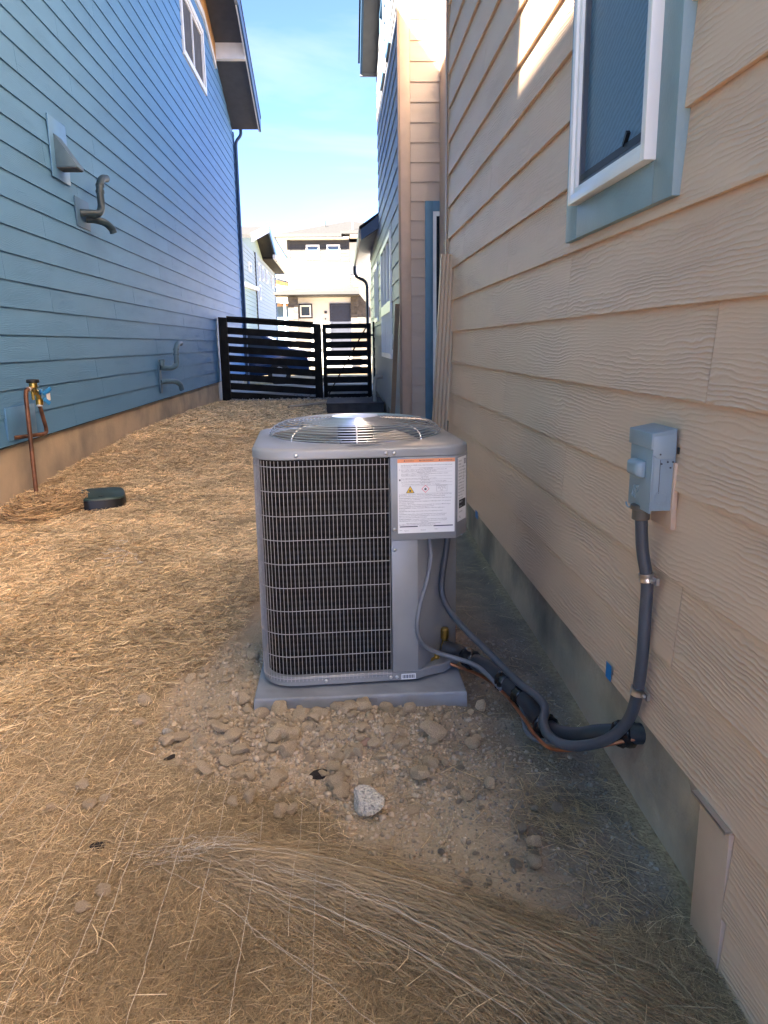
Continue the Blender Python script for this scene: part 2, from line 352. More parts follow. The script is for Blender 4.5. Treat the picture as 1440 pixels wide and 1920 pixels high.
def link(name, me, material, parent=None, origin=None, **tags):
    n = len(me.vertices); co = np.empty(n * 3, np.float32); me.vertices.foreach_get('co', co); co = co.reshape(-1, 3)
    if origin is None:
        lo, hi = co.min(0), co.max(0); origin = ((lo[0] + hi[0]) / 2, (lo[1] + hi[1]) / 2, lo[2])
    org = np.array(origin, np.float32); co -= org
    me.vertices.foreach_set('co', co.ravel()); me.update()
    if material is not None and not me.materials: me.materials.append(M[material])
    o = bpy.data.objects.new(name, me); COL.objects.link(o)
    pl = Vector((0, 0, 0))
    if parent is not None: o.parent = parent; pl = WL[parent]
    o.location = Vector(origin) - pl; WL[o] = Vector(origin)
    return tag(o, **tags)
def inst(src, loc, rot=None, scale=None, parent=None, **tags):
    """copy sharing mesh data; loc in the same coordinates as everything else"""
    o = src.copy(); COL.objects.link(o)
    for k in list(o.keys()):
        if k in tags and tags[k] is None: del o[k]
    pl = Vector((0, 0, 0))
    if parent is not None: o.parent = parent; pl = WL[parent]
    else: o.parent = None
    o.location = Vector(loc) - pl; WL[o] = Vector(loc)
    if rot is not None: o.rotation_euler = rot
    if scale is not None: o.scale = scale
    return tag(o, **{k: v for k, v in tags.items() if v})
def empty(name, loc, label, cat, group=None, rotz=0.0, local=False):
    o = bpy.data.objects.new(name, None); COL.objects.link(o); o.empty_display_size = 0.1
    o.location = loc; o.rotation_euler = (0, 0, rotz)
    WL[o] = Vector((0, 0, 0)) if local else Vector(loc)       # local: parts are given in the thing's own frame
    return tag(o, label, cat, group)
def spline(pts, k=8):
    """Catmull-Rom through points"""
    P = [Vector(p) for p in pts]; P = [2 * P[0] - P[1]] + P + [2 * P[-1] - P[-2]]; o = []
    for i in range(1, len(P) - 2):
        for j in range(k):
            t = j / k; a, b, c, d = P[i - 1:i + 3]
            o.append(0.5 * ((2 * b) + (c - a) * t + (2 * a - 5 * b + 4 * c - d) * t * t + (3 * b - a - 3 * c + d) * t ** 3))
    return o + [P[-2]]
def vnoise(x, y, seed=0):
    """smooth value noise, numpy"""
    x = np.asarray(x, float); y = np.asarray(y, float); xi = np.floor(x).astype(np.int64); yi = np.floor(y).astype(np.int64)
    xf = x - xi; yf = y - yi; u = xf * xf * (3 - 2 * xf); v = yf * yf * (3 - 2 * yf)
    def h(a, b):
        q = (a * 374761393 + b * 668265263 + seed * 1442695041) & 0xFFFFFFFF
        q = ((q ^ (q >> 13)) * 1274126177) & 0xFFFFFFFF
        return ((q ^ (q >> 16)) & 0xFFFF) / 65535.0
    return (h(xi, yi) * (1 - u) + h(xi + 1, yi) * u) * (1 - v) + (h(xi, yi + 1) * (1 - u) + h(xi + 1, yi + 1) * u) * v
def fbm(x, y, seed=0, o=4):
    s = 0; a = 0.5; t = 0
    for k in range(o): s = s + a * vnoise(x * 2 ** k, y * 2 ** k, seed + k); t += a; a *= 0.5
    return s / t
def sstep(a, b, x): 
    t = np.clip((np.asarray(x, float) - a) / (b - a), 0, 1); return t * t * (3 - 2 * t)

# ------------------------------------------------------------------ the lie of the land
GY = [0.0, 1.2, 2.0, 2.5, 4, 6, 9, 12, 16, 20, 40, 400]
GZ = [-1.37, -1.305, -1.268, -1.248, -1.22, -1.185, -1.12, -1.13, -1.11, -1.13, -1.15, -1.15]
DIRT = [(-.42, 4.6), (-.43, 3.66), (-.49, 3.17), (-.60, 2.84), (-.68, 2.49), (-.60, 2.17), (-.44, 2.04), (-.25, 1.97), (-.06, 1.87), (-.03, 1.73), (.10, 1.66), (.20, 1.58), (.37, 1.50), (.54, 1.42), (.66, 1.42), (.76, 1.44), (.76, 12.3), (-.32, 12.3), (-.36, 8.0)]
def dist_poly(x, y, poly):
    """signed distance, positive inside"""
    x = np.asarray(x, float); y = np.asarray(y, float); d = np.full(x.shape, 1e9); ins = np.zeros(x.shape, bool)
    n = len(poly)
    for i in range(n):
        ax, ay = poly[i]; bx, by = poly[(i + 1) % n]; ex, ey = bx - ax, by - ay
        t = np.clip(((x - ax) * ex + (y - ay) * ey) / (ex * ex + ey * ey), 0, 1)
        d = np.minimum(d, np.hypot(x - ax - t * ex, y - ay - t * ey))
        c = ((ay > y) != (by > y)); 
        with np.errstate(divide='ignore', invalid='ignore'): xi = (bx - ax) * (y - ay) / (by - ay if by != ay else 1e-9) + ax
        ins ^= c & (x < xi)
    return np.where(ins, d, -d)
RIDGE = [(-.46, 1.70), (-.30, 1.66), (-.14, 1.62), (.12, 1.50), (.37, 1.33), (.54, 1.17), (.66, 1.0)]
def ridge_d(x, y):
    x = np.asarray(x, float); y = np.asarray(y, float); d = np.full(x.shape, 1e9)
    for (ax, ay), (bx, by) in zip(RIDGE, RIDGE[1:]):
        ex, ey = bx - ax, by - ay; t = np.clip(((x - ax) * ex + (y - ay) * ey) / (ex * ex + ey * ey), 0, 1)
        d = np.minimum(d, np.hypot(x - ax - t * ex, y - ay - t * ey))
    return d
def gz(x, y, fine=True):
    x = np.asarray(x, float); y = np.asarray(y, float)
    z = np.interp(y, GY, GZ)
    z = z + 0.085 * sstep(-.4, -2.4, x) * sstep(4, 8, y) * (1 - sstep(12, 16, y))
    near = (1 - sstep(8, 14, y)) * sstep(-4, -3, x) * (1 - sstep(1.5, 2.5, x))
    z = z + 0.030 * (fbm(x * 1.3 + 5, y * 1.3, 3) - .5) * near
    dd = dist_poly(x, y, DIRT); dirt = sstep(-.05, .06, dd)
    # heaped loose soil in front and at the left of the pad
    z = z + 0.055 * np.exp(-((x - .0) / .33) ** 2 - ((y - 2.26) / .16) ** 2) + 0.03 * np.exp(-((x + .42) / .13) ** 2 - ((y - 2.55) / .35) ** 2)
    z = z + 0.020 * np.exp(-((x - .30) / .10) ** 2 - ((y - 2.33) / .07) ** 2)
    if fine:
        z = z + near * dirt * (0.030 * (fbm(x * 9, y * 9, 11, 4) - .5) + 0.012 * (fbm(x * 42, y * 42, 15, 3) - .5))
    z = z + 0.034 * np.exp(-(ridge_d(x, y) / .065) ** 2) * near * sstep(-.5, -.3, x)
    z = z + near * 0.012 * (1 - dirt)
    return z
def g1(x, y): return float(gz(np.array([x]), np.array([y]))[0])

# ground sheet, fine under the camera and coarse out to the horizon
xs = np.concatenate([[-400, -120, -40, -15, -6, -3.4], np.arange(-2.6, -.9, .03), np.arange(-.9, .80, .011), [.84, .9, 1.2, 2, 5, 15, 40, 120, 400]])
ys = np.concatenate([[-300, -80, -20, -8, -3, -1, 0, .5], np.arange(.8, 3.4, .011), np.arange(3.4, 6, .03), np.arange(6, 17.2, .08), [18, 20, 24, 30, 40, 60, 100, 200, 400, 900]])
gx, gy = np.meshgrid(xs, ys); zz = gz(gx, gy)
nx, ny = len(xs), len(ys)
verts = np.stack([gx.ravel(), gy.ravel(), zz.ravel()], 1)
idx = np.arange(nx * ny).reshape(ny, nx)
quads = np.stack([idx[:-1, :-1], idx[:-1, 1:], idx[1:, 1:], idx[1:, :-1]], -1).reshape(-1, 4)
def np_mesh(name, verts, faces, k):
    me = bpy.data.meshes.new(name); me.vertices.add(len(verts)); me.vertices.foreach_set('co', np.ascontiguousarray(verts, np.float32).ravel())
    nf = len(faces); me.loops.add(nf * k); me.loops.foreach_set('vertex_index', np.ascontiguousarray(faces, np.int32).ravel())
    me.polygons.add(nf); me.polygons.foreach_set('loop_start', np.arange(nf, dtype=np.int32) * k)
    me.update(calc_edges=True); return me
gm = np_mesh('ground', verts, quads, 4)
dd = dist_poly(gx, gy, DIRT).ravel() + 0.06 * (fbm(gx * 7, gy * 7, 21).ravel() - .5)
a = gm.attributes.new('straw', 'FLOAT', 'POINT'); a.data.foreach_set('value', (1 - sstep(-.03, .03, dd)).astype(np.float32))
darkish = sstep(.15, .5, gx + .25 * (fbm(gx * 4, gy * 4, 31) - .5) - .12 * sstep(2.2, 1.7, gy)) * sstep(-.6, .2, gx)  # darker soil tone towards the right-hand wall
a = gm.attributes.new('darkish', 'FLOAT', 'POINT'); a.data.foreach_set('value', darkish.ravel().astype(np.float32))
gm.polygons.foreach_set('use_smooth', [True] * len(gm.polygons))
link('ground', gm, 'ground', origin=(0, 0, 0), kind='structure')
MB().box(-14, 14, 17.4, 19.4, -1.3, -1.03).build('sidewalk', 'walk', bevel=0.01, kind='structure')
MB().add([(-40, 20.2, -1.105), (40, 20.2, -1.105), (40, 29, -1.105), (-40, 29, -1.105)], [(0, 1, 2, 3)]).build('road', 'asphalt', kind='structure')
MB().box(-40, 40, 20.0, 20.2, -1.3, -1.0).build('kerb', 'walk', kind='structure')

# ------------------------------------------------------------------ siding
E_ = 0.2035
PLANK = {}
def plank(parent, wall, mkey, a0, a1, z0, z1=None, name='siding_plank'):
    """one lap board on wall (axis, plane, outward sign) from a0 to a1, its foot at z0"""
    axis, pl, sg = wall; full = z1 is None; top = z0 + E_ + 0.022 if full else z1
    Ln = round(a1 - a0, 3)
    key = (axis, sg, mkey, Ln, round(top - z0, 3))
    c = (a0 + a1) / 2
    org = (pl, c, z0) if axis == 'y' else (c, pl, z0)
    if key not in PLANK:
        h = top - z0; k = (E_ + .022 - h) / (E_ + .022)
        sec = [(0.0105, 0), (0.0215, 0), (0.022, 0.003), (0.0215 + (0.007 - 0.0215) * h / (E_ + .022), h), (0.0, h)]
        if axis == 'y': poly = [(sg * o, zz_) for o, zz_ in sec]; mb = MB().prism(poly, 'y', -Ln / 2, Ln / 2)
        else: poly = [(sg * o, zz_) for o, zz_ in sec]; mb = MB().prism(poly, 'x', -Ln / 2, Ln / 2)
        me = mb.mesh(name); me.materials.append(M[mkey]); PLANK[key] = me
    o = bpy.data.objects.new(name, PLANK[key]); COL.objects.link(o); o.parent = parent
    o.location = Vector(org) - WL[parent]; WL[o] = Vector(org)
    return o
def course(parent, wall, mkey, z0, a_lo, a_hi, joints, holes=(), gap=0.0035):
    """boards of one course: cut at joints and round openings (a0,a1,z0,z1)"""
    cuts = sorted([a_lo] + [j for j in joints if a_lo + .05 < j < a_hi - .05] + [a_hi])
    segs = [(p + (gap / 2 if p != a_lo else 0), q - (gap / 2 if q != a_hi else 0)) for p, q in zip(cuts, cuts[1:])]
    for p, q in segs:
        parts = [(p, q, None, z0)]
        for h0, h1, hz0, hz1 in holes:
            if hz1 <= z0 or hz0 >= z0 + E_: continue
            nxt = []
            for (u, v, t, b) in parts:
                if v <= h0 or u >= h1 or t is not None or b != z0: nxt.append((u, v, t, b)); continue
                if u < h0: nxt.append((u, h0, None, z0))
                if v > h1: nxt.append((h1, v, None, z0))
                lo, hi = max(u, h0), min(v, h1)
                if hz0 > z0 + .02: nxt.append((lo, hi, hz0, z0))
                if hz1 < z0 + E_ - .02: nxt.append((lo, hi, z0 + E_ + .012, hz1))
            parts = nxt
        for (u, v, t, b) in parts:
            if v - u > .02: plank(parent, wall, mkey, u, v, b, t)

XR, XL = 0.755, -2.509
PR, PL = XR + 0.011, XL - 0.011          # faces of the wall behind the boards
# ================================================================== beige house at the right
bh = empty('beige_house', (3.5, 2.0, -1.3), 'beige lap sided house close beside the outdoor condenser, with blue window casing', 'house')
WYE = 5.38                               # far end of the near wall
MB().box(PR, 7.5, -3.0, WYE, -0.96, 6.0).build('wall', 'sheathing', bh)
MB().box(PR + .03, 7.4, -2.95, WYE - .02, -2.2, -0.961).build('foundation', 'concrete_dark', bh)
MB().box(1.15, 7.5, WYE, 9.0 - .011 + .022, -2.0, 6.0).build('wall', 'beige_flat', bh)      # recess behind the wing
wy0, wy1 = 1.716, 2.515                  # casing outer edges
wz0 = 0.307; wz1 = 1.75
jr = {0: [3.47, 0.9], -1: [2.53, -.6], -2: [1.52, -1.9], -3: [3.48, .4], -4: [2.51, -1.0], -5: [1.585, 4.9], -6: [3.2, .55], 1: [4.72, 1.1], 2: [3.9, 1.0], 3: [4.4, .7], 4: [3.2, 0.3], 5: [4.1], 6: [3.3]}
wallR = ('y', PR, -1)
for k in range(-6, 30):
    z0 = 0.278 + k * E_ if k > -6 else -0.9485
    js = jr.get(k, [random.uniform(0, 1.5), random.uniform(2.5, 4.5)])
    course(bh, wallR, 'beige', z0, -3.0, WYE - .005, js, holes=[(wy0, wy1, wz0, wz1)])
# skirt boards where the wall runs down to the ground near the camera
MB().box(XR - .0085, PR + .05, 1.285, 1.41, -1.50, -0.955).build('corner_board', 'beige_flat', bh, bevel=0.002)
MB().box(XR - .024, XR + .02, 1.275, 1.418, -0.9545, -0.948).build('flashing', 'steel', bh)
MB().box(PR, PR + .05, -3.0, 1.285, -1.60, -0.962).build('wall', 'beige_flat', bh)
for k in range(-9, -6):
    z0 = -0.9485 + (k + 6) * E_
    course(bh, wallR, 'beige', z0, -3.0, 1.282, [])
# window on the near wall
for (nm, bx) in (('casing', (wy0, wy0 + .11, wz0, wz1)), ('casing', (wy1 - .11, wy1, wz0, wz1)), ('casing', (wy0 + .11, wy1 - .11, wz0, wz0 + .10)), ('casing', (wy0 + .11, wy1 - .11, wz1 - .1, wz1))):
    MB().box(XR - .027, PR + .002, bx[0], bx[1], bx[2], bx[3]).build(nm, 'trim_blue', bh, bevel=0.002)
wf = MB()
fy0, fy1, fz0, fz1 = wy0 + .10, wy1 - .105, wz0 + .095, wz1 - .09
def ringframe(mb, y0, y1, z0, z1, wd, x0, x1):
    mb.box(x0, x1, y0, y0 + wd, z0, z1); mb.box(x0, x1, y1 - wd, y1, z0, z1)
    mb.box(x0, x1, y0 + wd, y1 - wd, z0, z0 + wd); mb.box(x0, x1, y0 + wd, y1 - wd, z1 - wd, z1); return mb
win = ringframe(MB(), fy0, fy1, fz0, fz1, .026, XR - .055, XR - .02).build('window_frame', 'vinyl', bh, bevel=0.002)
ringframe(MB(), fy0 + .026, fy1 - .026, fz0 + .026, fz1 - .026, .018, XR - .046, XR - .016).build('sash', 'vinyl', win, bevel=0.0015)
ringframe(MB(), fy0 + .044, fy1 - .044, fz0 + .044, fz1 - .044, .012, XR - .036, XR - .013).build('screen_frame', 'conduit', win)
MB().box(XR - .022, XR - .016, fy0 + .054, fy1 - .054, fz0 + .054, fz1 - .054).build('screen', 'screen', win)
MB().box(XR - .036, XR - .022, fy0 + .057, fy1 - .057, fz0 + .057, fz0 + .076).bar((XR - .034, fy0 + .19, fz0 + .074), (XR - .034, fy0 + .165, fz0 + .10), .010, .010).build('latch', 'plastic_black', win)
# downspout at the corner of the near wall
def ribbed(mb, x0, x1, y0, y1, za, zb, ribs=5):
    """corrugated rectangular downspout, seen from -y"""
    pts = []; n = ribs * 2
    for i in range(n + 1):
        u = x0 + (x1 - x0) * i / n; pts.append((u, y0 + (.012 if i % 2 else 0)))
    pts += [(x1, y1), (x0, y1)]
    return mb.prism(pts, 'z', za, zb)
ds = ribbed(MB(), .738, .818, WYE + .02, WYE + .085, .52, 6.0, 4).build('downspout', 'spout', bh)
ds2 = ribbed(MB(), .752, .826, WYE + .025, WYE + .082, -1.10, .53).build('downspout', 'brown_board', bh)
MB().box(.730, .83, WYE + .012, WYE + .09, .515, .545).build('strap', 'spout', ds)
MB().box(.828, .842, WYE, WYE + .13, -1.1, 6.0).build('corner_trim', 'blue_dark', bh)
# wall facing the camera further back, with a door
YB = 9.0
wallB = ('x', YB, -1)
XC = 0.70
MB().box(XC + .02, 6.0, YB, YB + 3.0, -.92, 6.0).build('wall', 'beige_flat', bh)
MB().box(XC + .04, 6.0, YB + .02, YB + 3, -2.0, -.921).build('foundation', 'concrete_dark', bh)
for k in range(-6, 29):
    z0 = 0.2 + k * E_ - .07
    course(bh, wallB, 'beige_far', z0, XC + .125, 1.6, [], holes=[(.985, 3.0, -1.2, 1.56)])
MB().box(XC + .012, XC + .122, YB - .022, YB, -.93, 6.0).build('corner_board', 'beige_flat', bh, bevel=.002)
MB().box(XC - .012, XC + .011, YB - .03, YB + .09, -.93, 6.0).build('corner_board', 'brown_board', bh)
MB().box(.985, 1.075, YB - .03, YB + .001, -.90, 1.56).box(1.075, 2.05, YB - .03, YB + .001, 1.45, 1.56).build('casing', 'trim_door', bh, bevel=.002)
dr = MB().box(1.075, 1.115, YB - .02, YB + .001, -.86, 1.45).box(1.115, 2.0, YB - .02, YB + .001, 1.40, 1.45).build('door_frame', 'vinyl', bh)
MB().box(1.115, 2.0, YB - .008, YB + .002, -.80, 1.40).build('door', 'glass', bh)
MB().box(.985, 2.05, YB - .07, YB + .001, -.93, -.902).build('threshold', 'plastic_black', bh)
# wall beyond, facing left, with windows and a low porch roof
wallS = ('y', XC + .011, -1)
MB().box(XC + .013, 6.0, YB + .1, 13.6, -.95, 5.9).build('wall', 'grey_side', bh)
MB().box(XC + .013, 6.0, 13.6, 17.6, -.95, 2.0).build('wall', 'grey_side', bh)
MB().box(XC + .03, 6.0, YB + .1, 17.5, -2.0, -.951).build('foundation', 'concrete_dark', bh)
holesS = [(10.4, 12.75, -.2, 1.45), (14.0, 15.2, .4, 1.42), (10.1, 10.75, 3.55, 4.5), (11.3, 12.05, 3.6, 4.6)]
for k in range(-5, 28):
    z0 = .13 + k * E_
    course(bh, wallS, 'grey_side', z0, YB + .1, 17.6 if z0 < 1.8 else 13.6, [random.uniform(10, 13)], holes=holesS)
for (y0, y1, z0, z1, mull) in ((10.4, 12.75, .50, 1.45, 2), (10.4, 12.75, -.2, .5, 4), (14.0, 15.2, .4, 1.42, 1), (10.1, 10.75, 3.55, 4.5, 0), (11.3, 12.05, 3.6, 4.6, 0)):
    mb = MB(); ringframe(mb, y0, y1, z0, z1, .07, XC - .03, XC + .02)
    for q in range(mull):
        yc = y0 + (y1 - y0) * (q + 1) / (mull + 1); mb.box(XC - .03, XC + .02, yc - .03, yc + .03, z0 + .07, z1 - .07)
    f_ = mb.build('window_frame', 'vinyl' if z0 < 3 else 'blue_dark', bh)
    MB().box(XC - .002, XC + .006, y0 + .065, y1 - .065, z0 + .065, z1 - .065).build('pane', 'glass_far', f_)
# porch eave
mb = MB().prism([(.40, 1.80), (.40, 1.92), (.72, 2.14), (.72, 1.99)], 'y', 13.9, 18.8); mb.build('soffit', 'white', bh)
MB().prism([(.36, 1.80), (.36, 1.95), (.399, 1.95), (.399, 1.79)], 'y', 13.8, 18.9).build('gutter', 'pipe_beige', bh)
MB().prism([(.40, 1.77), (.40, 1.95), (.72, 2.17), (.72, 1.97)], 'y', 13.80, 13.899).build('fascia', 'blue_dark', bh)
MB().prism([(.37, 1.955), (.37, 1.985), (2.5, 3.4), (2.5, 3.37)], 'y', 13.75, 19.0).build('porch_roof', 'shingle', bh)
MB().tube(spline([(.375, 18.7, 1.80), (.375, 18.7, 1.66), (.42, 18.7, 1.57), (.60, 18.7, 1.47), (.655, 18.7, 1.36), (.66, 18.7, 1.2)], 5) + [(.66, 18.7, -1.1)], .035, 8).build('downspout', 'fargutter', bh, smooth=40)
MB().box(.73, 1.2, 17.61, 17.75, -1.1, 1.95).build('corner_post', 'blue_dark', bh)
# high rake overhang
MB().prism([(13.45, 4.28), (13.45, 4.42), (9.0, 6.42), (9.0, 6.28)], 'x', .46, XC + .02).build('soffit', 'soffit', bh)
MB().prism([(13.5, 4.24), (13.5, 4.46), (9.0, 6.48), (9.0, 6.26)], 'x', .425, .459).build('fascia', 'blue_dark', bh)
MB().box(.425, XC + .03, 13.451, 13.50, 4.24, 4.45).build('fascia', 'soffit', bh)
MB().prism([(13.6, 4.47), (13.6, 4.50), (9.0, 6.53), (9.0, 6.50)], 'x', .40, 6.2).build('roof', 'shingle', bh)
MB().box(.55, 7.7, -3.2, 9.0, 6.02, 6.2).build('roof', 'shingle', bh)

# ================================================================== blue house at the left
lh = empty('blue_house', (-6.0, 9.0, -1.3), 'two storey house with blue lap siding and dark soffits, along the left of the passage', 'house')
Y0L, Y1L = -2.15, 20.15
RK = 0.375; RIDGE_Y = 16.5; BACK = 0.02
def rake(y):   # underside of the roof above the wall
    return 5.14 + (20.1 - y) * RK if y > RIDGE_Y else 5.14 + (20.1 - RIDGE_Y) * RK - (RIDGE_Y - y) * BACK
MB().prism([(Y0L, -.72), (Y1L, -.72), (Y1L, rake(Y1L)), (RIDGE_Y, rake(RIDGE_Y)), (Y0L, rake(Y0L))], 'x', PL, -9.0).build('wall', 'sheathing', lh)
MB().box(-9.0, PL - .02, Y0L + .02, Y1L - .02, -2.2, -.721).build('foundation', 'concrete', lh)
wallL = ('y', PL, 1)
lw = (14.10, 16.30, 4.77, 5.92)
jl = {}
n_pl = 0
for k in range(-5, 30):
    z0 = 0.3115 + k * E_
    if z0 < -.71: z0 = -.7065
    yend = Y1L if z0 + .1 < rake(Y1L) else 20.1 - (z0 + .05 - 5.14) / RK
    off = random.uniform(0, 3.0)
    js = [3.2 + off + 3.66 * q - (0.7 if q % 2 else 0) * random.random() for q in range(-2, 5)]
    if k == -1: js = [.6, 4.2, 7.87, 10.93, 14.4, 17.8]
    if k == 0: js = [.2, 3.3, 6.96, 8.86, 12.6, 16.2]
    course(lh, wallL, 'blue', z0, -2.1, yend, js, holes=[lw])
MB().box(PL - .02, XL + .03, Y1L - .02, Y1L + .10, -.72, 5.1).build('corner_trim', 'blue_dark', lh)
# gable window
fw = ringframe(MB(), lw[0], lw[1], lw[2], lw[3], .10, XL - .01, XL + .035).build('window_frame', 'white', lh)
ringframe(MB(), lw[0] + .10, lw[1] - .10, lw[2] + .10, lw[3] - .10, .04, XL - .015, XL + .012).box(XL - .015, XL + .012, 15.16, 15.22, lw[2] + .14, lw[3] - .14).build('sash', 'vinyl', fw)
MB().box(XL - .03, XL - .012, lw[0] + .13, lw[1] - .13, lw[2] + .13, lw[3] - .13).build('pane', 'glass', fw)
# rake overhang
XO = -1.87
def slab(x0, x1, ya, yb, dz0, dz1, nm, mk, par=lh):
    return MB().prism([(ya, rake(ya) + dz0), (yb, rake(yb) + dz0), (yb, rake(yb) + dz1), (ya, rake(ya) + dz1)], 'x', x0, x1).build(nm, mk, par)
slab(PL + .001, XO, 17.9, 20.1, 0, .05, 'soffit', 'soffit')
slab(PL + .001, XO, RIDGE_Y, 17.75, .20, .25, 'soffit', 'soffit')
slab(PL + .001, XO, Y0L - .01, RIDGE_Y, .20, .25, 'soffit', 'soffit')
MB().box(PL + .001, XO, 17.752, 17.898, rake(17.9) - .05, rake(17.9) + .30).build('beam', 'white', lh)
slab(XL + .001, XL + .04, 9.0, RIDGE_Y, -.30, -.17, 'frieze_board', 'white'); slab(XL + .001, XL + .04, RIDGE_Y, 17.75, -.30, -.17, 'frieze_board', 'white')
slab(XL + .001, XL + .04, 9.0, RIDGE_Y, -.168, .198, 'frieze_board', 'wood_raw'); slab(XL + .001, XL + .04, RIDGE_Y, 17.75, -.168, .198, 'frieze_board', 'wood_raw')
slab(XO + .001, XO + .022, RIDGE_Y, 20.12, -.05, .24, 'fascia', 'white')
slab(XO + .023, XO + .06, RIDGE_Y, 20.16, -.02, .30, 'fascia', 'blue_dark')
slab(XO + .001, XO + .06, Y0L - .01, RIDGE_Y, -.05, .30, 'fascia', 'blue_dark')
slab(-9.6, XO + .07, RIDGE_Y, 20.2, .302, .36, 'roof', 'shingle'); slab(-9.6, XO + .07, Y0L - .02, RIDGE_Y, .302, .36, 'roof', 'shingle')
MB().box(-9.0, XO + .05, 20.17, 20.30, rake(20.2) + .10, rake(20.2) + .26).build('gutter', 'blue_dark', lh)
MB().tube(spline([(-2.32, 20.23, 5.2), (-2.32, 20.22, 5.05), (-2.42, 20.22, 4.92), (-2.45, 20.22, 4.8)], 4) + [(-2.45, 20.22, -1.0)], .04, 8).build('downspout', 'blue_dark', lh, smooth=40)
# rear wing out of view, added to block the sun; its length sets the fill
MB().box(-9.0, -4.55, -10.2, Y0L - .001, -2.0, 7.38).build('wall', 'blue_flat', lh)
MB().box(-9.4, -4.45, -10.3, Y0L - .001, 7.381, 7.55).build('roof', 'shingle', lh)
# cut patch behind the water pipe
MB().box(XL + .001, XL + .019, 5.76, 6.30, -.672, -.43).build('patch_plate', 'blue_flat', lh, bevel=.001)

# wall fittings on the blue house
vh = empty('vent_hood', (XL, 7.5, 1.50), 'grey metal dryer vent hood on a square plate high on the blue wall', 'vent')
MB().box(XL + .012, XL + .022, 7.27, 7.72, 1.485, 1.995).build('back_plate', 'blue_flat', vh, bevel=.001)
MB().prism([(XL + .0225, 1.86), (XL + .0225, 1.58), (XL + .20, 1.58), (XL + .20, 1.60)], 'y', 7.37, 7.57).build('hood', 'vent', vh, bevel=.003)
MB().box(XL + .0235, XL + .19, 7.38, 7.56, 1.572, 1.5795).build('flap', 'soffit', vh)
def upipe(nm, base, label, mk, xo, plate, up_pts, dn_pts, r):
    e = empty(nm, base, label, 'pipe')
    MB().box(XL + .012, XL + .021, *plate).build('wall_plate', 'plate', e, bevel=.001)
    pts = spline(up_pts, 7); MB().tube(pts, r, 14).build('upper_pipe', mk, e, smooth=45)
    MB().tube(spline(dn_pts, 7), r, 14).build('lower_pipe', mk, e, smooth=45)
    c0 = Vector(up_pts[-3]); c1 = Vector(up_pts[-4])
    for q in (0.15, .85):
        c = c1.lerp(c0, q); MB().lathe(c - Vector((0, 0, .015)), [(r, 0), (r + .006, .001), (r + .006, .029), (r, .03)], 14).build('coupling', mk, e, smooth=45)
    d = (Vector(up_pts[-1]) - Vector(up_pts[-2])).normalized()
    MB().lathe(Vector(up_pts[-1]) + d * .001, [(r * .8, 0), (r * .8, .003)], 12, d).build('opening', 'pipe_beige', e)
    return e
upipe('exhaust_pipe', (XL, 8.0, 1.2), 'dark grey hooked exhaust pipe with two bent ends below the vent hood', 'pvc', .1, (7.80, 8.20, 1.15, 1.42),
      [(XL + .015, 7.93, 1.285), (XL + .09, 7.97, 1.285), (XL + .15, 8.06, 1.30), (XL + .165, 8.13, 1.37), (XL + .165, 8.13, 1.50), (XL + .165, 8.15, 1.585), (XL + .17, 8.23, 1.65), (XL + .18, 8.34, 1.675)],
      [(XL + .015, 8.10, 1.25), (XL + .09, 8.13, 1.25), (XL + .16, 8.22, 1.235), (XL + .20, 8.30, 1.19), (XL + .21, 8.32, 1.15)], .036)
upipe('exhaust_pipe', (XL, 11.0, -.5), 'blue painted hooked exhaust pipe low on the blue wall, toward the fence', 'pvc_blue', .1, (10.62, 10.76, -.62, -.24),
      [(XL + .015, 10.72, -.27), (XL + .07, 10.80, -.285), (XL + .13, 10.95, -.285), (XL + .17, 11.06, -.24), (XL + .175, 11.06, -.12), (XL + .175, 11.10, -.02), (XL + .18, 11.22, .045), (XL + .19, 11.36, .05)],
      [(XL + .015, 10.68, -.47), (XL + .08, 10.78, -.465), (XL + .16, 10.98, -.48), (XL + .20, 11.08, -.53), (XL + .21, 11.12, -.60)], .036)
MB().lathe((XL + .05, 10.70, -.25), [(.036, 0), (.036, .05), (.042, .05), (.042, .085), (.03, .085), (.03, .06)], 14).build('pipe_socket', 'pvc_blue', bpy.data.objects['exhaust_pipe.001'], smooth=40)

# copper standpipe with vacuum breaker
ht = empty('water_pipe', (-2.33, 5.76, g1(-2.33, 5.76)), 'copper standpipe with brass valve and blue handles against the blue house foundation', 'water pipe')
xs_ = -2.36
MB().tube([(xs_ + .03, 5.74, -1.22), (xs_, 5.83, -.36)] + spline([(xs_, 5.835, -.335), (xs_, 5.85, -.305), (xs_, 5.885, -.295), (xs_, 5.92, -.295)], 4), .0165, 12).build('riser', 'copper_old', ht, smooth=40)
MB().lathe((xs_, 5.99, -.345), [(.018, 0), (.024, .01), (.024, .05), (.032, .055), (.030, .09), (.036, .092)], 16).build('vacuum_breaker', 'brass', ht, smooth=40)
MB().lathe((xs_, 5.99, -.2525), [(.045, 0), (.048, .006), (.047, .022), (.040, .026)], 18).build('cap', 'plastic_black', ht, smooth=40)
MB().tube([(xs_, 5.915, -.295), (xs_, 5.965, -.30)], .020, 12).tube([(xs_, 5.965, -.38), (xs_, 5.965, -.31)], .012, 10).build('union', 'brass', ht, smooth=40)
MB().tube([(xs_, 6.01, -.315), (xs_, 6.06, -.335), (xs_, 6.075, -.40)], .021, 12).lathe((xs_, 6.075, -.43), [(.017, 0), (.028, .004), (.028, .045), (.017, .05)], 12).build('valve', 'brass', ht, smooth=40)
MB().lathe((xs_, 6.07, -.436), [(.024, 0), (.024, .014)], 12).tube([(xs_, 5.90, -.297), (xs_, 5.88, -.296)], .0185, 10).build('fitting', 'white', ht)
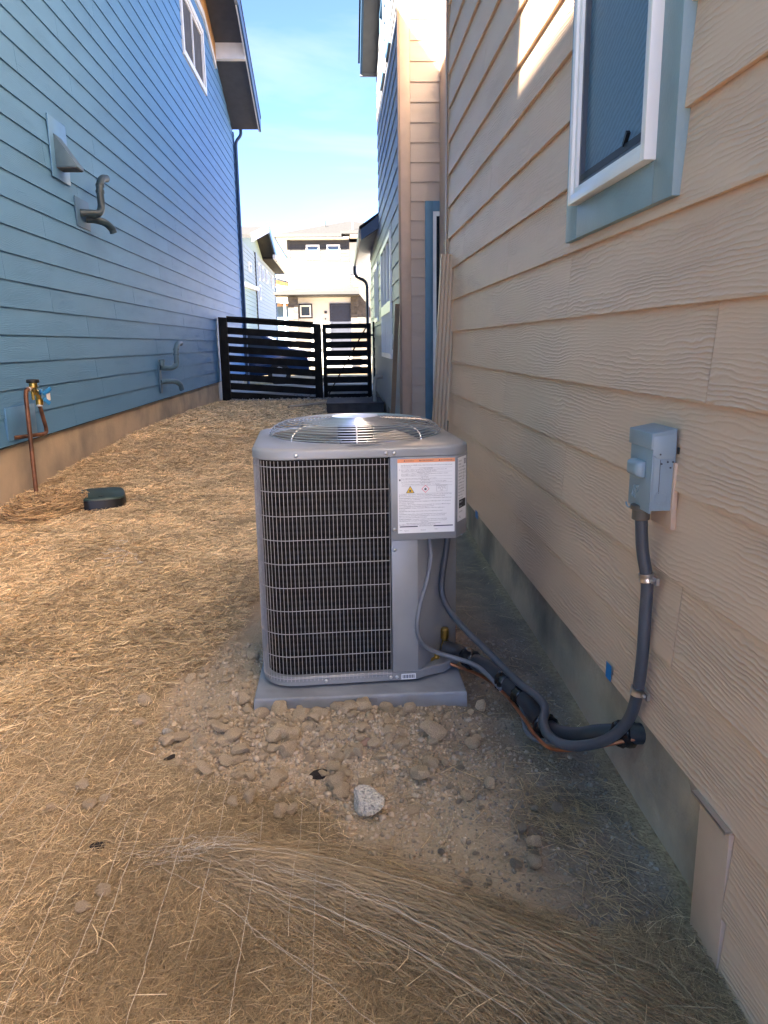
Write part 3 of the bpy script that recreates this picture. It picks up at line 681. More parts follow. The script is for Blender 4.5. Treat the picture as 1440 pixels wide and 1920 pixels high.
MB().tube([(xs_, 6.075, -.44), (xs_ + .005, 6.13, -.60)] + spline([(xs_ + .005, 6.135, -.615), (xs_ + .005, 6.13, -.645), (xs_, 6.10, -.655), (xs_, 6.06, -.655)], 4) + [(xs_ - .13, 5.85, -.655)], .0155, 12).build('supply_pipe', 'copper_old', ht, smooth=40)
MB().bar((xs_ + .02, 6.04, -.335), (xs_ + .05, 6.01, -.315), .012, .03).bar((xs_ + .02, 6.11, -.345), (xs_ + .06, 6.17, -.305), .012, .03).bar((xs_ + .02, 6.11, -.38), (xs_ + .05, 6.15, -.425), .012, .03).build('handle', 'bluetape', ht, bevel=.002)
MB().box(xs_ + .03, xs_ + .035, 6.15, 6.215, -.40, -.345).build('hang_tag', 'paper', ht)

# ================================================================== outdoor condenser
PADZ = -1.186
pd = empty('equipment_pad', (.04, 2.80, -1.26), 'grey plastic equipment pad half buried in soil under the condenser', 'pad')
def rect(x0, x1, y0, y1, z): return [(x0, y0, z), (x1, y0, z), (x1, y1, z), (x0, y1, z)]
MB().loft([rect(-.334, .412, 2.408, 3.20, -1.33), rect(-.331, .409, 2.412, 3.196, PADZ - .006), rect(-.327, .405, 2.416, 3.192, PADZ)]).build('slab', 'pad', pd, bevel=.004)
MB().box(.005, .095, 2.4085, 2.4115, -1.212, PADZ - .009).build('tab', 'pad', pd, bevel=.001)

ac = empty('air_conditioner', (.05, 2.82, -1.176), 'grey outdoor air conditioning condenser with wire guard and white warning label', 'air conditioner', rotz=math.radians(3), local=True)
def arc(cx, cy, r, a0, a1, n=8): return [(cx + r * math.cos(math.radians(a0 + (a1 - a0) * i / n)), cy + r * math.sin(math.radians(a0 + (a1 - a0) * i / n))) for i in range(n + 1)]
# plan outlines, counter-clockwise from front left corner
RC = .115
lid = arc(-.375 + RC, -.337 + RC, RC, 180, 270) + [(.312, -.337), (.368, -.262), (.364, .22)] + arc(.364 - .11, .34 - .11, .11, 0, 90) + arc(-.375 + .06, .34 - .06, .06, 90, 180, 4)
base = arc(-.37 + RC, -.332 + RC, RC, 180, 270) + [(.176, -.332), (.21, -.312), (.285, -.285), (.362, -.20), (.362, .33)] + arc(-.37 + .05, .33 - .05, .05, 90, 180, 4)
def inset(poly, d):
    n = len(poly); o = []
    for i in range(n):
        p, q, r = Vector(poly[i - 1]), Vector(poly[i]), Vector(poly[(i + 1) % n])
        e1 = (q - p).normalized(); e2 = (r - q).normalized(); n1 = Vector((-e1.y, e1.x)); n2 = Vector((-e2.y, e2.x))
        b = (n1 + n2); b.normalize(); o.append(tuple(q + b * d / max(.5, b.dot(n1))))
    return o
def at_z(poly, z): return [(x, y, z) for x, y in poly]
MB().loft([at_z(inset(base, .006), 0.0), at_z(base, .004), at_z(base, .032), at_z(inset(base, .003), .036), at_z(inset(base, .02), .036)]).build('base_pan', 'unit', ac, smooth=35, origin=(0, 0, 0))
# coil behind the guard
coil = arc(-.352 + .10, -.312 + .10, .10, 180, 270) + [(.095, -.312), (.095, -.27)] + [(-.24, -.27)] + arc(-.31 + .07, -.27 + .07, .07, 270, 180, 6)[1:] + [(-.31, .29), (-.352, .29)]
MB().prism(coil, 'z', .0365, .806).build('coil', 'coil', ac, smooth=30, origin=(0, 0, 0))
MB().box(-.35, .36, .295, .328, .0365, .806).build('back_panel', 'unit', ac, origin=(0, 0, 0))
# guard wires
def guard_path(z, r0=0.0):
    return [(x, y, z) for x, y in [(.083, -.334)] + list(reversed(arc(-.372 + RC, -.334 + RC, RC, 180, 270, 10))) + [(-.372, .28)]]
gp = guard_path(0)
w0 = None
hz_ = [.030 + .0837 * i for i in range(10)]
for i, z in enumerate(hz_):
    if w0 is None: w0 = MB().tube(guard_path(z), .0014, 6).build('guard_wire', 'wire', ac, smooth=60, origin=(0, 0, z))
    else: inst(w0, (0, 0, z), parent=ac)
# even spacing along the path for upright wires
seg = [0]
for a_, b_ in zip(gp, gp[1:]): seg.append(seg[-1] + (Vector(b_) - Vector(a_)).length)
def along(s):
    for i in range(len(gp) - 1):
        if s <= seg[i + 1]: return Vector(gp[i]).lerp(Vector(gp[i + 1]), (s - seg[i]) / (seg[i + 1] - seg[i]))
    return Vector(gp[-1])
ww = MB().tube([(0, 0, .020), (0, 0, .803)], .00105, 5).build('guard_wire', 'wire', ac, smooth=60, origin=(0, 0, 0))
s = .001; first = True
while s < seg[-1]:
    p = along(s)
    if first: ww.location = (p.x, p.y, 0); first = False
    else: inst(ww, (p.x, p.y, 0), parent=ac)
    s += .0136 if s < .55 else .018
# panels at the right
MB().prism([(.0875, -.3365), (.0875, -.318), (.170, -.318), (.37 - .02, -.09), (.35, .29), (.362, .29), (.362, -.098), (.178, -.3365)], 'z', .0365, .5195).build('corner_panel', 'unit', ac, origin=(0, 0, 0), bevel=.0015)
MB().prism([(.0865, -.341), (.0865, -.315), (.30, -.315), (.345, -.25), (.345, .2), (.366, .2), (.366, -.257), (.311, -.341)], 'z', .5205, .806).build('control_box', 'unit', ac, origin=(0, 0, 0), bevel=.002)
MB().box(.0865, .34, -.31, .0, .521, .5245).build('control_box_floor', 'unit', ac, origin=(0, 0, 0))
MB().box(.0875, .0975, -.317, -.28, .0365, .806).build('post', 'dark', ac, origin=(0, 0, 0))
# lid with fan opening
def resample(poly, c, n=96):
    o = []; P = [Vector(p) - Vector(c) for p in poly]
    for k in range(n):
        a_ = 2 * math.pi * k / n; d = Vector((math.cos(a_), math.sin(a_))); best = 0
        for p, q in zip(P, P[1:] + P[:1]):
            e = q - p; den = d.x * e.y - d.y * e.x
            if abs(den) < 1e-9: continue
            t = (p.x * e.y - p.y * e.x) / den; u = (p.x * d.y - p.y * d.x) / den
            if -1e-6 <= u <= 1 + 1e-6 and t > best: best = t
        o.append(tuple(Vector(c) + d * best))
    return o
FC = (-.004, .005)
def lr(ins, z): return [(x, y, z) for x, y in resample(inset(lid, ins) if ins else lid, FC)]
def cr_(r, z, n=96): return [(FC[0] + r * math.cos(2 * math.pi * k / n), FC[1] + r * math.sin(2 * math.pi * k / n), z) for k in range(n)]
MB().loft([lr(.012, .8075), lr(.002, .8065), lr(0, .809), lr(0, .832), lr(.003, .838), lr(.010, .842), lr(.022, .8445), cr_(.325, .851), cr_(.316, .853), cr_(.306, .852), cr_(.300, .846), cr_(.298, .76), cr_(.300, .759)], False, False).build('top_cover', 'unit', ac, smooth=35, origin=(0, 0, 0))
MB().loft([cr_(.301, .758, 48), cr_(.301, .30, 48)], False, False).build('shroud', 'alu', ac, smooth=40, origin=(0, 0, 0))
MB().lathe((FC[0], FC[1], .70), [(.060, 0), (.066, .01), (.066, .185), (.060, .197), (.02, .20)], 28).build('fan_motor', 'dark', ac, smooth=40, origin=(0, 0, 0))
for k in range(4):
    a_ = math.radians(20 + 90 * k); mb = MB(); rows = []
    for r in np.linspace(.07, .285, 7):
        row = []
        for t in np.linspace(-1, 1, 6):
            aa = a_ + t * .50 * (0.75 + .6 * (r - .07)) + .5 * (r - .07)
            row.append((FC[0] + r * math.cos(aa), FC[1] + r * math.sin(aa), 0.80 + t * .035 + .008 * (1 - t * t)))
        rows.append(row + [(x, y, z - .002) for x, y, z in reversed(row)])
    mb.loft(rows).build('fan_blade', 'alu', ac, smooth=40, origin=(0, 0, 0))
# fan grille: rings stacked up a steep rim, then a flat top, with spokes
def rim(t): return (.222 + .096 * math.cos(math.radians(t)), .855 + .049 * math.sin(math.radians(t)))
def dome(r): return .855 + .049 * math.sin(math.acos(min(1, (r - .222) / .096))) if r > .222 else .904 + .009 * (1 - (r / .222) ** 2)
rings_ = [rim(t) for t in (4, 14, 24, 35, 47, 60, 74, 88)] + [(r, dome(r)) for r in (.208, .194, .180, .166, .152, .138, .124, .110, .097)]
for r, z in rings_:
    MB().tube(cr_(r, z, 72), .0016, 6, closed=True).build('grille_ring', 'steel', ac, smooth=60, origin=(0, 0, 0))
for k in range(8):
    a_ = math.radians(-90 + 45 * k - 3)
    MB().tube([(FC[0] + r * math.cos(a_), FC[1] + r * math.sin(a_), z - .003) for r, z in [(.07, .912), (.12, .911), (.17, .908), (.21, .905)] + [rim(t) for t in (80, 60, 40, 25, 12, 0)]], .0026, 6).build('grille_spoke', 'steel', ac, smooth=60, origin=(0, 0, 0))
MB().lathe((FC[0], FC[1], dome(.07) - .006), [(.088, 0), (.090, .004), (.086, .010), (.04, .013), (.004, .0135)], 32).build('grille_plate', 'steel', ac, smooth=40, origin=(0, 0, 0))
# screws
scr = None
for (x, y, z) in [(.073, -.338, .8205), (.100, -.338, .8205), (-.225, -.338, .8205), (.0985, -.3425, .56), (.0985, -.3375, .487), (.080, -.333, .016), (.102, -.333, .016), (-.15, -.333, .017)]:
    if scr is None: scr = MB().lathe((x, y, z), [(.0065, 0), (.0065, .001), (.0048, .0035), (.002, .0045)], 10, (0, -1, 0)).build('screw', 'steel', ac, smooth=50, origin=(x, y, z))
    else: inst(scr, (x, y, z), parent=ac)
# print
def text(body, size, px, pz, face, material, width=None, align='LEFT', name='print'):
    """lettering as flat geometry; face maps (u, v) on the label to 3D"""
    cu = bpy.data.curves.new('t', 'FONT'); cu.body = body; cu.size = size; cu.align_x = align; cu.resolution_u = 1
    ob = bpy.data.objects.new('t', cu); COL.objects.link(ob)
    me = bpy.data.meshes.new_from_object(ob); bpy.data.objects.remove(ob)
    n = len(me.vertices); co = np.empty(n * 3, np.float32); me.vertices.foreach_get('co', co); co = co.reshape(-1, 3)
    if n and width:
        w_ = co[:, 0].max() - co[:, 0].min(); co[:, 0] *= min(1.25, width / w_) if w_ > 0 else 1
    vs = [face(px + c[0], pz + c[1]) for c in co]; fs = [tuple(p.vertices) for p in me.polygons]
    bpy.data.meshes.remove(me); return vs, fs
LX, LW, LZ, LH = .1105, .195, .545, .255
def face1(u, v): return (LX + u, -.3424 , LZ + v)
wl = MB().box(LX, LX + LW, -.3418, -.341, LZ, LZ + LH).build('warning_label', 'paper', ac, origin=(0, 0, 0))
def flat(poly, face, mk, nm, par, lift=0.0):
    f2 = face
    return MB().add([f2(u, v) for u, v in poly], [tuple(range(len(poly)))]).build(nm, mk, par, origin=(0, 0, 0))
f0 = lambda u, v: (LX + u, -.3421, LZ + v)
flat([(0, .2425), (LW, .2425), (LW, LH), (0, LH)], f0, 'orange', 'print_band', wl)
flat([(.006, .021), (.068, .021), (.068, .0245), (.006, .0245)], f0, 'navy', 'print_band', wl); flat([(.122, .021), (.189, .021), (.189, .0245), (.122, .0245)], f0, 'navy', 'print_band', wl)
inkb = MB()
def put(b, size, x, z, width=None, align='LEFT'):
    vs, fs = text(b, size, x, z, face1, 'ink', width, align); inkb.add(vs, fs)
for x, b in ((.022, 'WARNING'), (.074, 'AVERTISSEMENT'), (.140, 'ADVERTENCIA')): put('\u25B2 ' + b if False else b, .0058, x + .006, .2465, None)
def tri(x, z, h): inkb.add([face1(x, z), face1(x + h * 1.1, z), face1(x + h * .55, z + h)], [(0, 1, 2)])
for x in (.021, .073, .139): tri(x, .2465, .0055)
lines = [(.232, .012, .174, 'ELECTRICAL SHOCK HAZARD. Failure to follow this warning could result in personal injury or death.'), (.2275, .012, .034, 'Disconnect all power.'),
 (.221, .074, .046, 'CUTTING HAZARD'), (.217, .012, .155, 'Before installing, modifying, or servicing system, main electrical disconnect switch must be OFF.'), (.2125, .012, .12, 'There may be more than one disconnect switch. Lock out and tag switch.'),
 (.207, .066, .055, 'RISQUE DE CHOC'), (.203, .012, .16, 'Avant installation, modification ou entretien, couper toute alimentation electrique du systeme.'), (.1985, .012, .118, 'Verrouiller et etiqueter les interrupteurs.'),
 (.191, .078, .03, 'CAUTION'), (.187, .012, .12, 'Sharp edges may cause injury. Wear gloves and eye protection.'), (.181, .078, .03, 'ATTENTION'), (.1765, .012, .155, 'Les bords tranchants peuvent causer des blessures. Porter des gants.'), (.171, .076, .034, 'PRECAUCION'), (.1665, .016, .14, 'Los bordes filosos pueden causar lesiones. Use guantes.'),
 (.1315, .004, .186, 'WARNING: Risk Of Fire. Flammable Refrigerant Used. To Be Repaired Only'), (.126, .004, .165, 'By Trained Service Personnel. Do Not Puncture Refrigerant Tubing.'), (.1195, .004, .184, 'AVERTISSEMENT: Risque d\'incendie. Refrigerant inflammable. Reparation par'), (.1145, .004, .075, 'du personnel forme seulement.'),
 (.1085, .004, .176, 'ADVERTENCIA: Riesgo de incendio. Refrigerante inflamable usado. Solo personal'), (.1035, .004, .07, 'de servicio capacitado.'), (.097, .004, .184, 'WARNING: Risk Of Fire. Dispose of Properly In Accordance With Federal'), (.0915, .004, .13, 'Or Local Regulations. Flammable Refrigerant Used.'), (.0855, .004, .172, 'AVERTISSEMENT: Risque d\'incendie. Eliminer selon les reglements'), (.0805, .004, .046, 'federaux.'),
 (.0745, .004, .173, 'ADVERTENCIA: Riesgo de incendio. Deseche segun las normas'), (.070, .004, .044, 'locales.'), (.064, .004, .174, 'WARNING: Risk of Fire. Flammable Refrigerant Used. Consult Repair'), (.0585, .004, .163, 'Manual/Owner\'s Guide Before Attempting To Service This Product.'), (.053, .004, .10, 'All Safety Precautions Must Be Followed.'),
 (.0465, .004, .182, 'AVERTISSEMENT: Consulter le manuel avant l\'entretien de ce produit.'), (.041, .004, .18, 'ADVERTENCIA: Consulte el manual antes de dar servicio al producto.'), (.036, .078, .03, 'CAUTION'), (.0322, .028, .14, 'This unit must be installed by a qualified technician.'), (.028, .004, .182, 'Installation must comply with national and local codes.'), (.0225, .072, .046, 'SEE RATING PLATE'), (.009, .006, .01, 'No.'), (.007, .022, .02, 'Rev A'), (.008, .078, .02, 'Printed'), (.010, .126, .025, 'Date')]
for z, x, wd, b in lines: put(b, .0046, x, z, wd)
for z in (.224, .210, .1955, .184, .1735, .163, .1365): inkb.add([face1(.012, z), face1(.186, z), face1(.186, z + .0004), face1(.012, z + .0004)], [(0, 1, 2, 3)])
def flame(cx, cz, s, mb, fc): 
    mb.add([fc(cx + s * a, cz + s * b) for a, b in [(-.35, -.5), (.35, -.5), (.5, -.1), (.38, .3), (.2, .1), (.05, .6), (-.1, .25), (-.3, .4), (-.5, -.1)]], [tuple(range(9))])
f05 = lambda u, v: (LX + u, -.3422, LZ + v)
flat([(.028, .139), (.057, .139), (.0425, .1635)], f0, 'blacklabel', 'print_symbol', wl); flat([(.0308, .1406), (.0542, .1406), (.0425, .1605)], f05, 'yellow', 'print_symbol', wl)
flame(.0425, .1475, .0085, inkb, face1)
flat([(.081, .152), (.0945, .1385), (.108, .152), (.0945, .1655)], f0, 'red', 'print_symbol', wl); flat([(.0832, .152), (.0945, .1407), (.1058, .152), (.0945, .1633)], f05, 'paper', 'print_symbol', wl)
flame(.0945, .152, .0085, inkb, face1)
inkb.add([face1(u, v) for u, v in [(.132, .142), (.168, .142), (.168, .1425), (.132, .1425)]], [(0, 1, 2, 3)]); inkb.add([face1(u, v) for u, v in [(.132, .164), (.168, .164), (.168, .1645), (.132, .1645)]], [(0, 1, 2, 3)])
inkb.add([face1(u, v) for u, v in [(.132, .142), (.1325, .142), (.1325, .1645), (.132, .1645)]], [(0, 1, 2, 3)]); inkb.add([face1(u, v) for u, v in [(.168, .142), (.1685, .142), (.1685, .1645), (.168, .1645)]], [(0, 1, 2, 3)])
for z, b in ((.1585, 'Refrigerant'), (.152, 'Safety Group'), (.145, 'A2L')): put(b, .0052, .150, z, .028 if b != 'A2L' else None, 'CENTER')
inkb.add([face1(u, v) for u, v in [(.006, .2155), (.008, .219), (.0065, .219), (.0085, .2235), (.0055, .2185), (.007, .2185)]], [tuple(range(6))]); inkb.add([face1(u, v) for u, v in [(.005, .181), (.010, .181), (.010, .187), (.005, .187)]], [(0, 1, 2, 3)])
inkb.build('print_text', 'ink', wl, origin=(0, 0, 0))
# rating plate on the bevel
A = Vector((.311, -.341, 0)); B = Vector((.366, -.257, 0)); ev = (B - A).normalized(); nv = Vector((ev.y, -ev.x, 0))
def face2(u, v, d=.0012): 
    p = A + ev * (.012 + u) + nv * d; return (p.x, p.y, .575 + v)
rl = MB().add([face2(u, v, d) for d in (.0002, .0009) for u, v in ((0, 0), (.076, 0), (.076, .222), (0, .222))], [(0, 1, 2, 3), (4, 5, 6, 7), (0, 1, 5, 4), (1, 2, 6, 5), (2, 3, 7, 6), (3, 0, 4, 7)]).build('rating_label', 'paper', ac, origin=(0, 0, 0))
ib = MB()
def put2(b, size, x, z, width=None):
    vs, fs = text(b, size, x, z, face2, 'ink', width); ib.add(vs, fs)
for i, (b, wd) in enumerate([('MODEL', .03), ('SERIAL', .034), ('FACTORY CHARGED', .05), ('INDOOR TXV SUB COOLING', .06), ('POWER SUPPLY  208/230 VOLTS', .066), ('PERMISSIBLE VOLTAGE', .055), ('253 MAX   197 MIN', .05), ('COMPRESSOR  R.L.A.', .055), ('FAN MOTOR  F.L.A.', .05), ('DESIGN PRESSURE', .05), ('MIN CIRCUIT AMPS', .052), ('MAX FUSE', .035), ('OUTDOOR USE', .04)]):
    put2(b, .0068, .005, .207 - i * .0108, wd)
for i in range(6): ib.add([face2(u, v) for u, v in [(.046, .150 + i * .012), (.072, .150 + i * .012), (.072, .1506 + i * .012), (.046, .1506 + i * .012)]], [(0, 1, 2, 3)])
for i in range(7): ib.add([face2(u, v) for u, v in [(.056 + i * .0022, .195), (.0572 + i * .0022, .195), (.0572 + i * .0022, .214), (.056 + i * .0022, .214)]], [(0, 1, 2, 3)])
put2('CERTIFIED', .006, .010, .030, .04); put2('UL', .012, .012, .010); ib.build('print_text', 'ink', rl, origin=(0, 0, 0))
f2a = lambda u, v: face2(u, v, .0011)
flat([(.010, .045), (.070, .045), (.070, .074), (.010, .074)], f2a, 'blacklabel', 'print_panel', rl)
b3 = MB(); vs, fs = text('ENERGY', .009, .014, .063, face2, '', .03); b3.add(vs, fs); vs, fs = text('verified', .006, .014, .05, face2, '', .04); b3.add(vs, fs); b3.build('print_text', 'paper', rl, origin=(0, 0, 0))
# small tag on the base pan
tg = MB().box(.118, .170, -.3338, -.3330, .005, .026).build('serial_tag', 'paper', ac, origin=(0, 0, 0))
b4 = MB(); 
for i in range(14): b4.box(.122 + i * .0032, .1232 + i * .0032 + .0008 * (i % 3), -.3342, -.3339, .009, .022)
b4.build('print_bars', 'ink', tg, origin=(0, 0, 0))
# valves
MB().lathe((.300, -.196, .05), [(.010, 0), (.016, .004), (.016, .022), (.011, .026), (.011, .045), (.016, .048), (.0165, .082), (.012, .088)], 14).tube([(.300, -.196, .066), (.315, -.16, .066)], .010, 10).tube([(.300, -.196, .058), (.34, -.215, .056)], .012, 10).build('service_valve', 'brass', ac, smooth=35, origin=(0, 0, 0))
MB().lathe((.262, -.235, .004 + .036 - .01), [(.006, 0), (.012, .002), (.012, .012), (.008, .016), (.008, .026), (.0115, .028), (.0115, .036)], 12).tube([(.262, -.235, .04), (.28, -.19, .04)], .008, 8).tube([(.262, -.237, .038), (.238, -.25, .038)], .007, 8).lathe((.238, -.25, .038), [(.010, -.006), (.011, .0), (.010, .008)], 10, (-1, -.5, 0)).tube([(.262, -.237, .036), (.285, -.243, .022)], .006, 8).build('service_valve', 'brass', ac, smooth=35, origin=(0, 0, 0))

# ================================================================== lines to the house
ls = empty('refrigerant_line', (.55, 2.3, -1.20), 'black insulated refrigerant line with bare copper tube and tape wraps, running to the foundation', 'refrigerant line')
line = [(0.352, 2.625, -1.113), (0.407, 2.6, -1.121), (0.447, 2.54, -1.126), (0.498, 2.45, -1.127), (0.536, 2.36, -1.137), (0.576, 2.26, -1.15), (0.595, 2.16, -1.163), (0.618, 2.06, -1.161), (0.666, 1.98, -1.133), (0.715, 1.92, -1.093), (0.86, 1.80, -1.03)]
lp = spline(line, 8)
MB().tube(lp, .029, 16).build('insulation', 'rubber', ls, smooth=50)
def near_pt(path, y): return min(range(1, len(path) - 1), key=lambda i: abs(path[i].y - y))
def wrap(y, half, r, nm='tape_wrap'):
    i = near_pt(lp, y); d = (lp[i + 1] - lp[i - 1]).normalized(); c = lp[i]
    prof = [(r - .006, -half), (r, -half * .8), (r + .003, -half * .3), (r - .001, 0), (r + .003, half * .4), (r, half * .85), (r - .006, half)]
    mb = MB().lathe(c, prof, 18, d)
    mb.v = [tuple(Vector(v) + .0025 * Vector((random.uniform(-1, 1), random.uniform(-1, 1), random.uniform(-1, 1)))) for v in mb.v]
    mb.build(nm, 'tape', ls, smooth=60)
for y, h_, r in ((2.545, .030, .0335), (2.375, .022, .0345), (2.285, .018, .034), (2.115, .020, .036), (1.885, .030, .036)): wrap(y, h_, r)
cop = [(0.332, 2.6, -1.148), (0.411, 2.56, -1.165), (0.462, 2.48, -1.158), (0.500, 2.39, -1.155), (0.533, 2.28, -1.162), (0.553, 2.17, -1.172), (0.566, 2.07, -1.178), (0.590, 1.98, -1.168), (0.648, 1.92, -1.137), (0.698, 1.87, -1.099), (0.86, 1.81, -1.03)]
MB().tube(spline(cop, 6), .0058, 10).build('copper_tube', 'copper', ls, smooth=50)
loop = [(.545, 2.30, -1.135), (.560, 2.24, -1.165), (.553, 2.16, -1.196), (.563, 2.08, -1.190), (.60, 2.04, -1.178)]
MB().tube(spline(loop, 6), .0075, 10).build('spare_cable', 'conduit_light', ls, smooth=50)
cw = empty('electrical_conduit', (.73, 1.715, -.9), 'thick grey flexible conduit looping from condenser up the beige wall to the switch box', 'conduit')
con = [(0.365, 2.6, -0.655), (0.360, 2.6, -0.72), (0.343, 2.6, -0.864), (0.362, 2.57, -0.935), (0.414, 2.5, -0.992), (0.481, 2.42, -1.045), (0.528, 2.33, -1.078), (0.562, 2.26, -1.096), (0.592, 2.19, -1.100), (0.603, 2.12, -1.107), (0.580, 2.05, -1.122), (0.583, 1.98, -1.130), (0.624, 1.92, -1.125), (0.683, 1.83, -1.063), (0.714, 1.76, -0.976), (0.722, 1.722, -0.889), (0.727, 1.712, -0.781), (0.728, 1.712, -0.655), (0.727, 1.712, -0.572), (0.712, 1.715, -0.491), (0.703, 1.715, -0.400)]
cp = spline(con, 7); n_ = len(cp)
MB().tube(cp, [.0115 + .0035 * min(1, max(0, (i / n_ - .25) / .3)) for i in range(n_)], 14).build('hose', 'conduit', cw, smooth=50)
for zc in (-.865, -.560):
    i = min(range(1, n_ - 1), key=lambda q: abs(cp[q].z - zc) + (9 if cp[q].y > 1.8 else 0)); d = (cp[i + 1] - cp[i - 1]).normalized()
    MB().lathe(cp[i], [(.014, -.010), (.0185, -.010), (.0185, -.003), (.0175, 0), (.0185, .003), (.0185, .010), (.014, .010)], 16, d).obox(cp[i] + Vector((.012, -.025, -.002)), (.004, 0, 0), (0, .014, 0), (0, 0, .009)).lathe(cp[i] + Vector((.006, -.030, -.002)), [(.006, 0), (.006, .006), (.003, .008)], 8, (-1, 0, 0)).build('clamp', 'steel', cw, smooth=40)
MB().lathe((.703, 1.715, -.405), [(.018, -.012), (.021, -.010), (.021, .012), (.025, .014), (.025, .024), (.02, .026)], 14).build('connector', 'putty', cw, smooth=35)
cab = [(0.291, 2.55, -0.655), (0.296, 2.55, -0.70), (0.298, 2.545, -0.742), (0.281, 2.53, -0.82), (0.252, 2.495, -0.9), (0.243, 2.485, -0.977), (0.263, 2.5, -1.039), (0.309, 2.53, -1.084), (0.377, 2.53, -1.110), (0.432, 2.49, -1.116), (.47, 2.44, -1.125), (.515, 2.34, -1.150)]
MB().tube(spline(cab, 8), .0085, 12).build('control_cable', 'conduit_light', smooth=50, label='light grey control cable curving down the front of the condenser into the black line', cat='cable')

# switch box
sb = empty('disconnect_box', (.72, 1.70, -.38), 'blue grey metal electrical disconnect box mounted on beige siding with conduit below', 'electrical box')
bx0, bx1, by0, by1, bz0, bz1 = .692, .744, 1.640, 1.770, -.381, -.205
MB().box(bx0 + .004, .7455, by0 + .002, by1 - .002, bz0, bz1 - .002).build('body', 'box', sb, bevel=.0015)
MB().box(bx0 - .001, bx0 + .0035, by0 + .001, by1 - .001, bz0 - .006, bz1 - .035).build('door', 'box', sb, bevel=.001)
MB().prism([(bx0 - .006, bz1 - .034), (bx0 - .006, bz1 + .0015), (bx1 - .001, bz1 + .012), (bx1 - .001, bz1 - .0015), (bx0 - .001, bz1 - .0055), (bx0 - .001, bz1 - .034)], 'y', by0 - .002, by1 + .002).build('rain_hood', 'box', sb, bevel=.0012)
MB().prism([(bx0 - .0015, bz1 - .045), (bx0 + .012, bz1 - .055), (bx1 - .008, bz1 - .055), (bx1 - .001, bz1 - .046), (bx1 - .001, bz1 + .010), (bx0 - .0015, bz1 - .004)], 'y', by0 - .0015, by0 + .0015).build('side_flange', 'box', sb, bevel=.0005)
kn = MB().loft([[(bx0 - .0012 - d, 1.705 + sy * (.034 - t), -.290 + sz * (.020 - t)) for sy, sz in ((-1, -1), (1, -1), (1, 1), (-1, 1))] for d, t in ((0, 0), (.016, .002), (.023, .007))]).build('pull_handle', 'box', sb, bevel=.005)
rg = MB()
for r_ in (.017, .012): rg.tube([(bx0 + .027 + r_ * math.cos(q * math.pi / 12), by0 + .0018, -.352 + r_ * math.sin(q * math.pi / 12)) for q in range(24)], .0009, 5, closed=True)
rg.build('knockout', 'box', sb, smooth=60)
MB().box(bx0 + .018, bx0 + .019, by0 + .0012, by0 + .0022, -.340, bz1 - .058).build('seam', 'conduit', sb)
hd = MB()
for (xx, zz_) in ((.708, -.2505), (.712, -.272), (.726, -.268), (.733, -.281), (.738, -.268)): hd.lathe((xx, by0 - .0005, zz_), [(.0022, 0), (.0022, .002)], 8, (0, -1, 0))
hd.build('rivets', 'conduit', sb)
MB().tube([(bx0 - .004, 1.757 + .016 * math.cos(q * math.pi / 8), bz0 - .004 - .010 * math.sin(q * math.pi / 8)) for q in range(9)], .0022, 6).build('hasp', 'box', sb, smooth=60)
em = MB()
for p, q in (((1.745, -.362), (1.735, -.338)), ((1.735, -.338), (1.722, -.345)), ((1.722, -.345), (1.730, -.366)), ((1.730, -.366), (1.745, -.362)), ((1.722, -.345), (1.712, -.334)), ((1.716, -.350), (1.708, -.344))):
    em.tube([(bx0 - .0015, p[0], p[1]), (bx0 - .0015, q[0], q[1])], .0016, 6)
em.build('embossed_mark', 'box', sb, smooth=60)
MB().box(.7455, .7525, 1.634, 1.639, -.25, -.235).build('mounting_bracket', 'plastic_black', sb)
MB().box(.7405, .7525, 1.634, 1.79, -.425, -.27).build('mounting_block', 'beige_flat', bh, bevel=.001)

MB().box(.7385, .7395, 1.945, 1.985, -.945, -.898).build('tape_scrap', 'bluetape', label='small square of blue masking tape on the lowest beige board beside the conduit', cat='tape')
MB().box(.7375, .7388, 4.07, 4.14, -.965, -.925).build('tape_scrap', 'bluetape', label='torn blue tape on the lowest beige board behind the condenser', cat='tape')

# ================================================================== fence and gate
FY = 16.0
fe = empty('slat_fence', (-1.4, FY, -1.1), 'black horizontal slat fence between the blue house and the gate', 'fence')
def ftop(x): return .575 + (x + 2.42) * (-.078)
MB().prism([(-2.47, -1.3), (-2.30, -1.3), (-2.30, ftop(-2.3)), (-2.47, ftop(-2.47))], 'y', FY - .09, FY + .05).build('post', 'black', fe, bevel=.004)
MB().prism([(-.55, -1.3), (-.395, -1.3), (-.395, ftop(-.4)), (-.55, ftop(-.55))], 'y', FY - .10, FY + .05).build('post', 'black', fe, bevel=.004)
for i in range(9):
    t0 = .0 if i else -.03; zt = -.186 * i - (0 if i else 0); h = .137 if i else .085
    zt = -(i * .1865) if i else -.004
    x0, x1 = -2.299, -.551
    d = -.055 if i else 0
    MB().prism([(x0, ftop(x0) + zt + d * 0 - h), (x1, ftop(x1) + zt - h), (x1, ftop(x1) + zt), (x0, ftop(x0) + zt)], 'y', FY - .04, FY - .012).build('slat', 'black', fe)
MB().prism([(-2.299, ftop(-2.3) - .002), (-.551, ftop(-.55) - .002), (-.551, ftop(-.55) + .03), (-2.299, ftop(-2.3) + .03)], 'y', FY - .10, FY + .06).build('cap_rail', 'black', fe)
gt = empty('gate', (.1, FY, -1.1), 'black horizontal slat gate with a diagonal brace next to the deck', 'gate')
gx0, gx1 = -.375, .625
def gtop(x): return .415 + (x - gx0) * .012
for (a_, b_) in ((gx0, gx0 + .085), (gx1 - .085, gx1)):
    MB().box(a_, b_, FY - .075, FY - .035, -1.06, gtop(a_) - .004).build('stile', 'black', gt, bevel=.003)
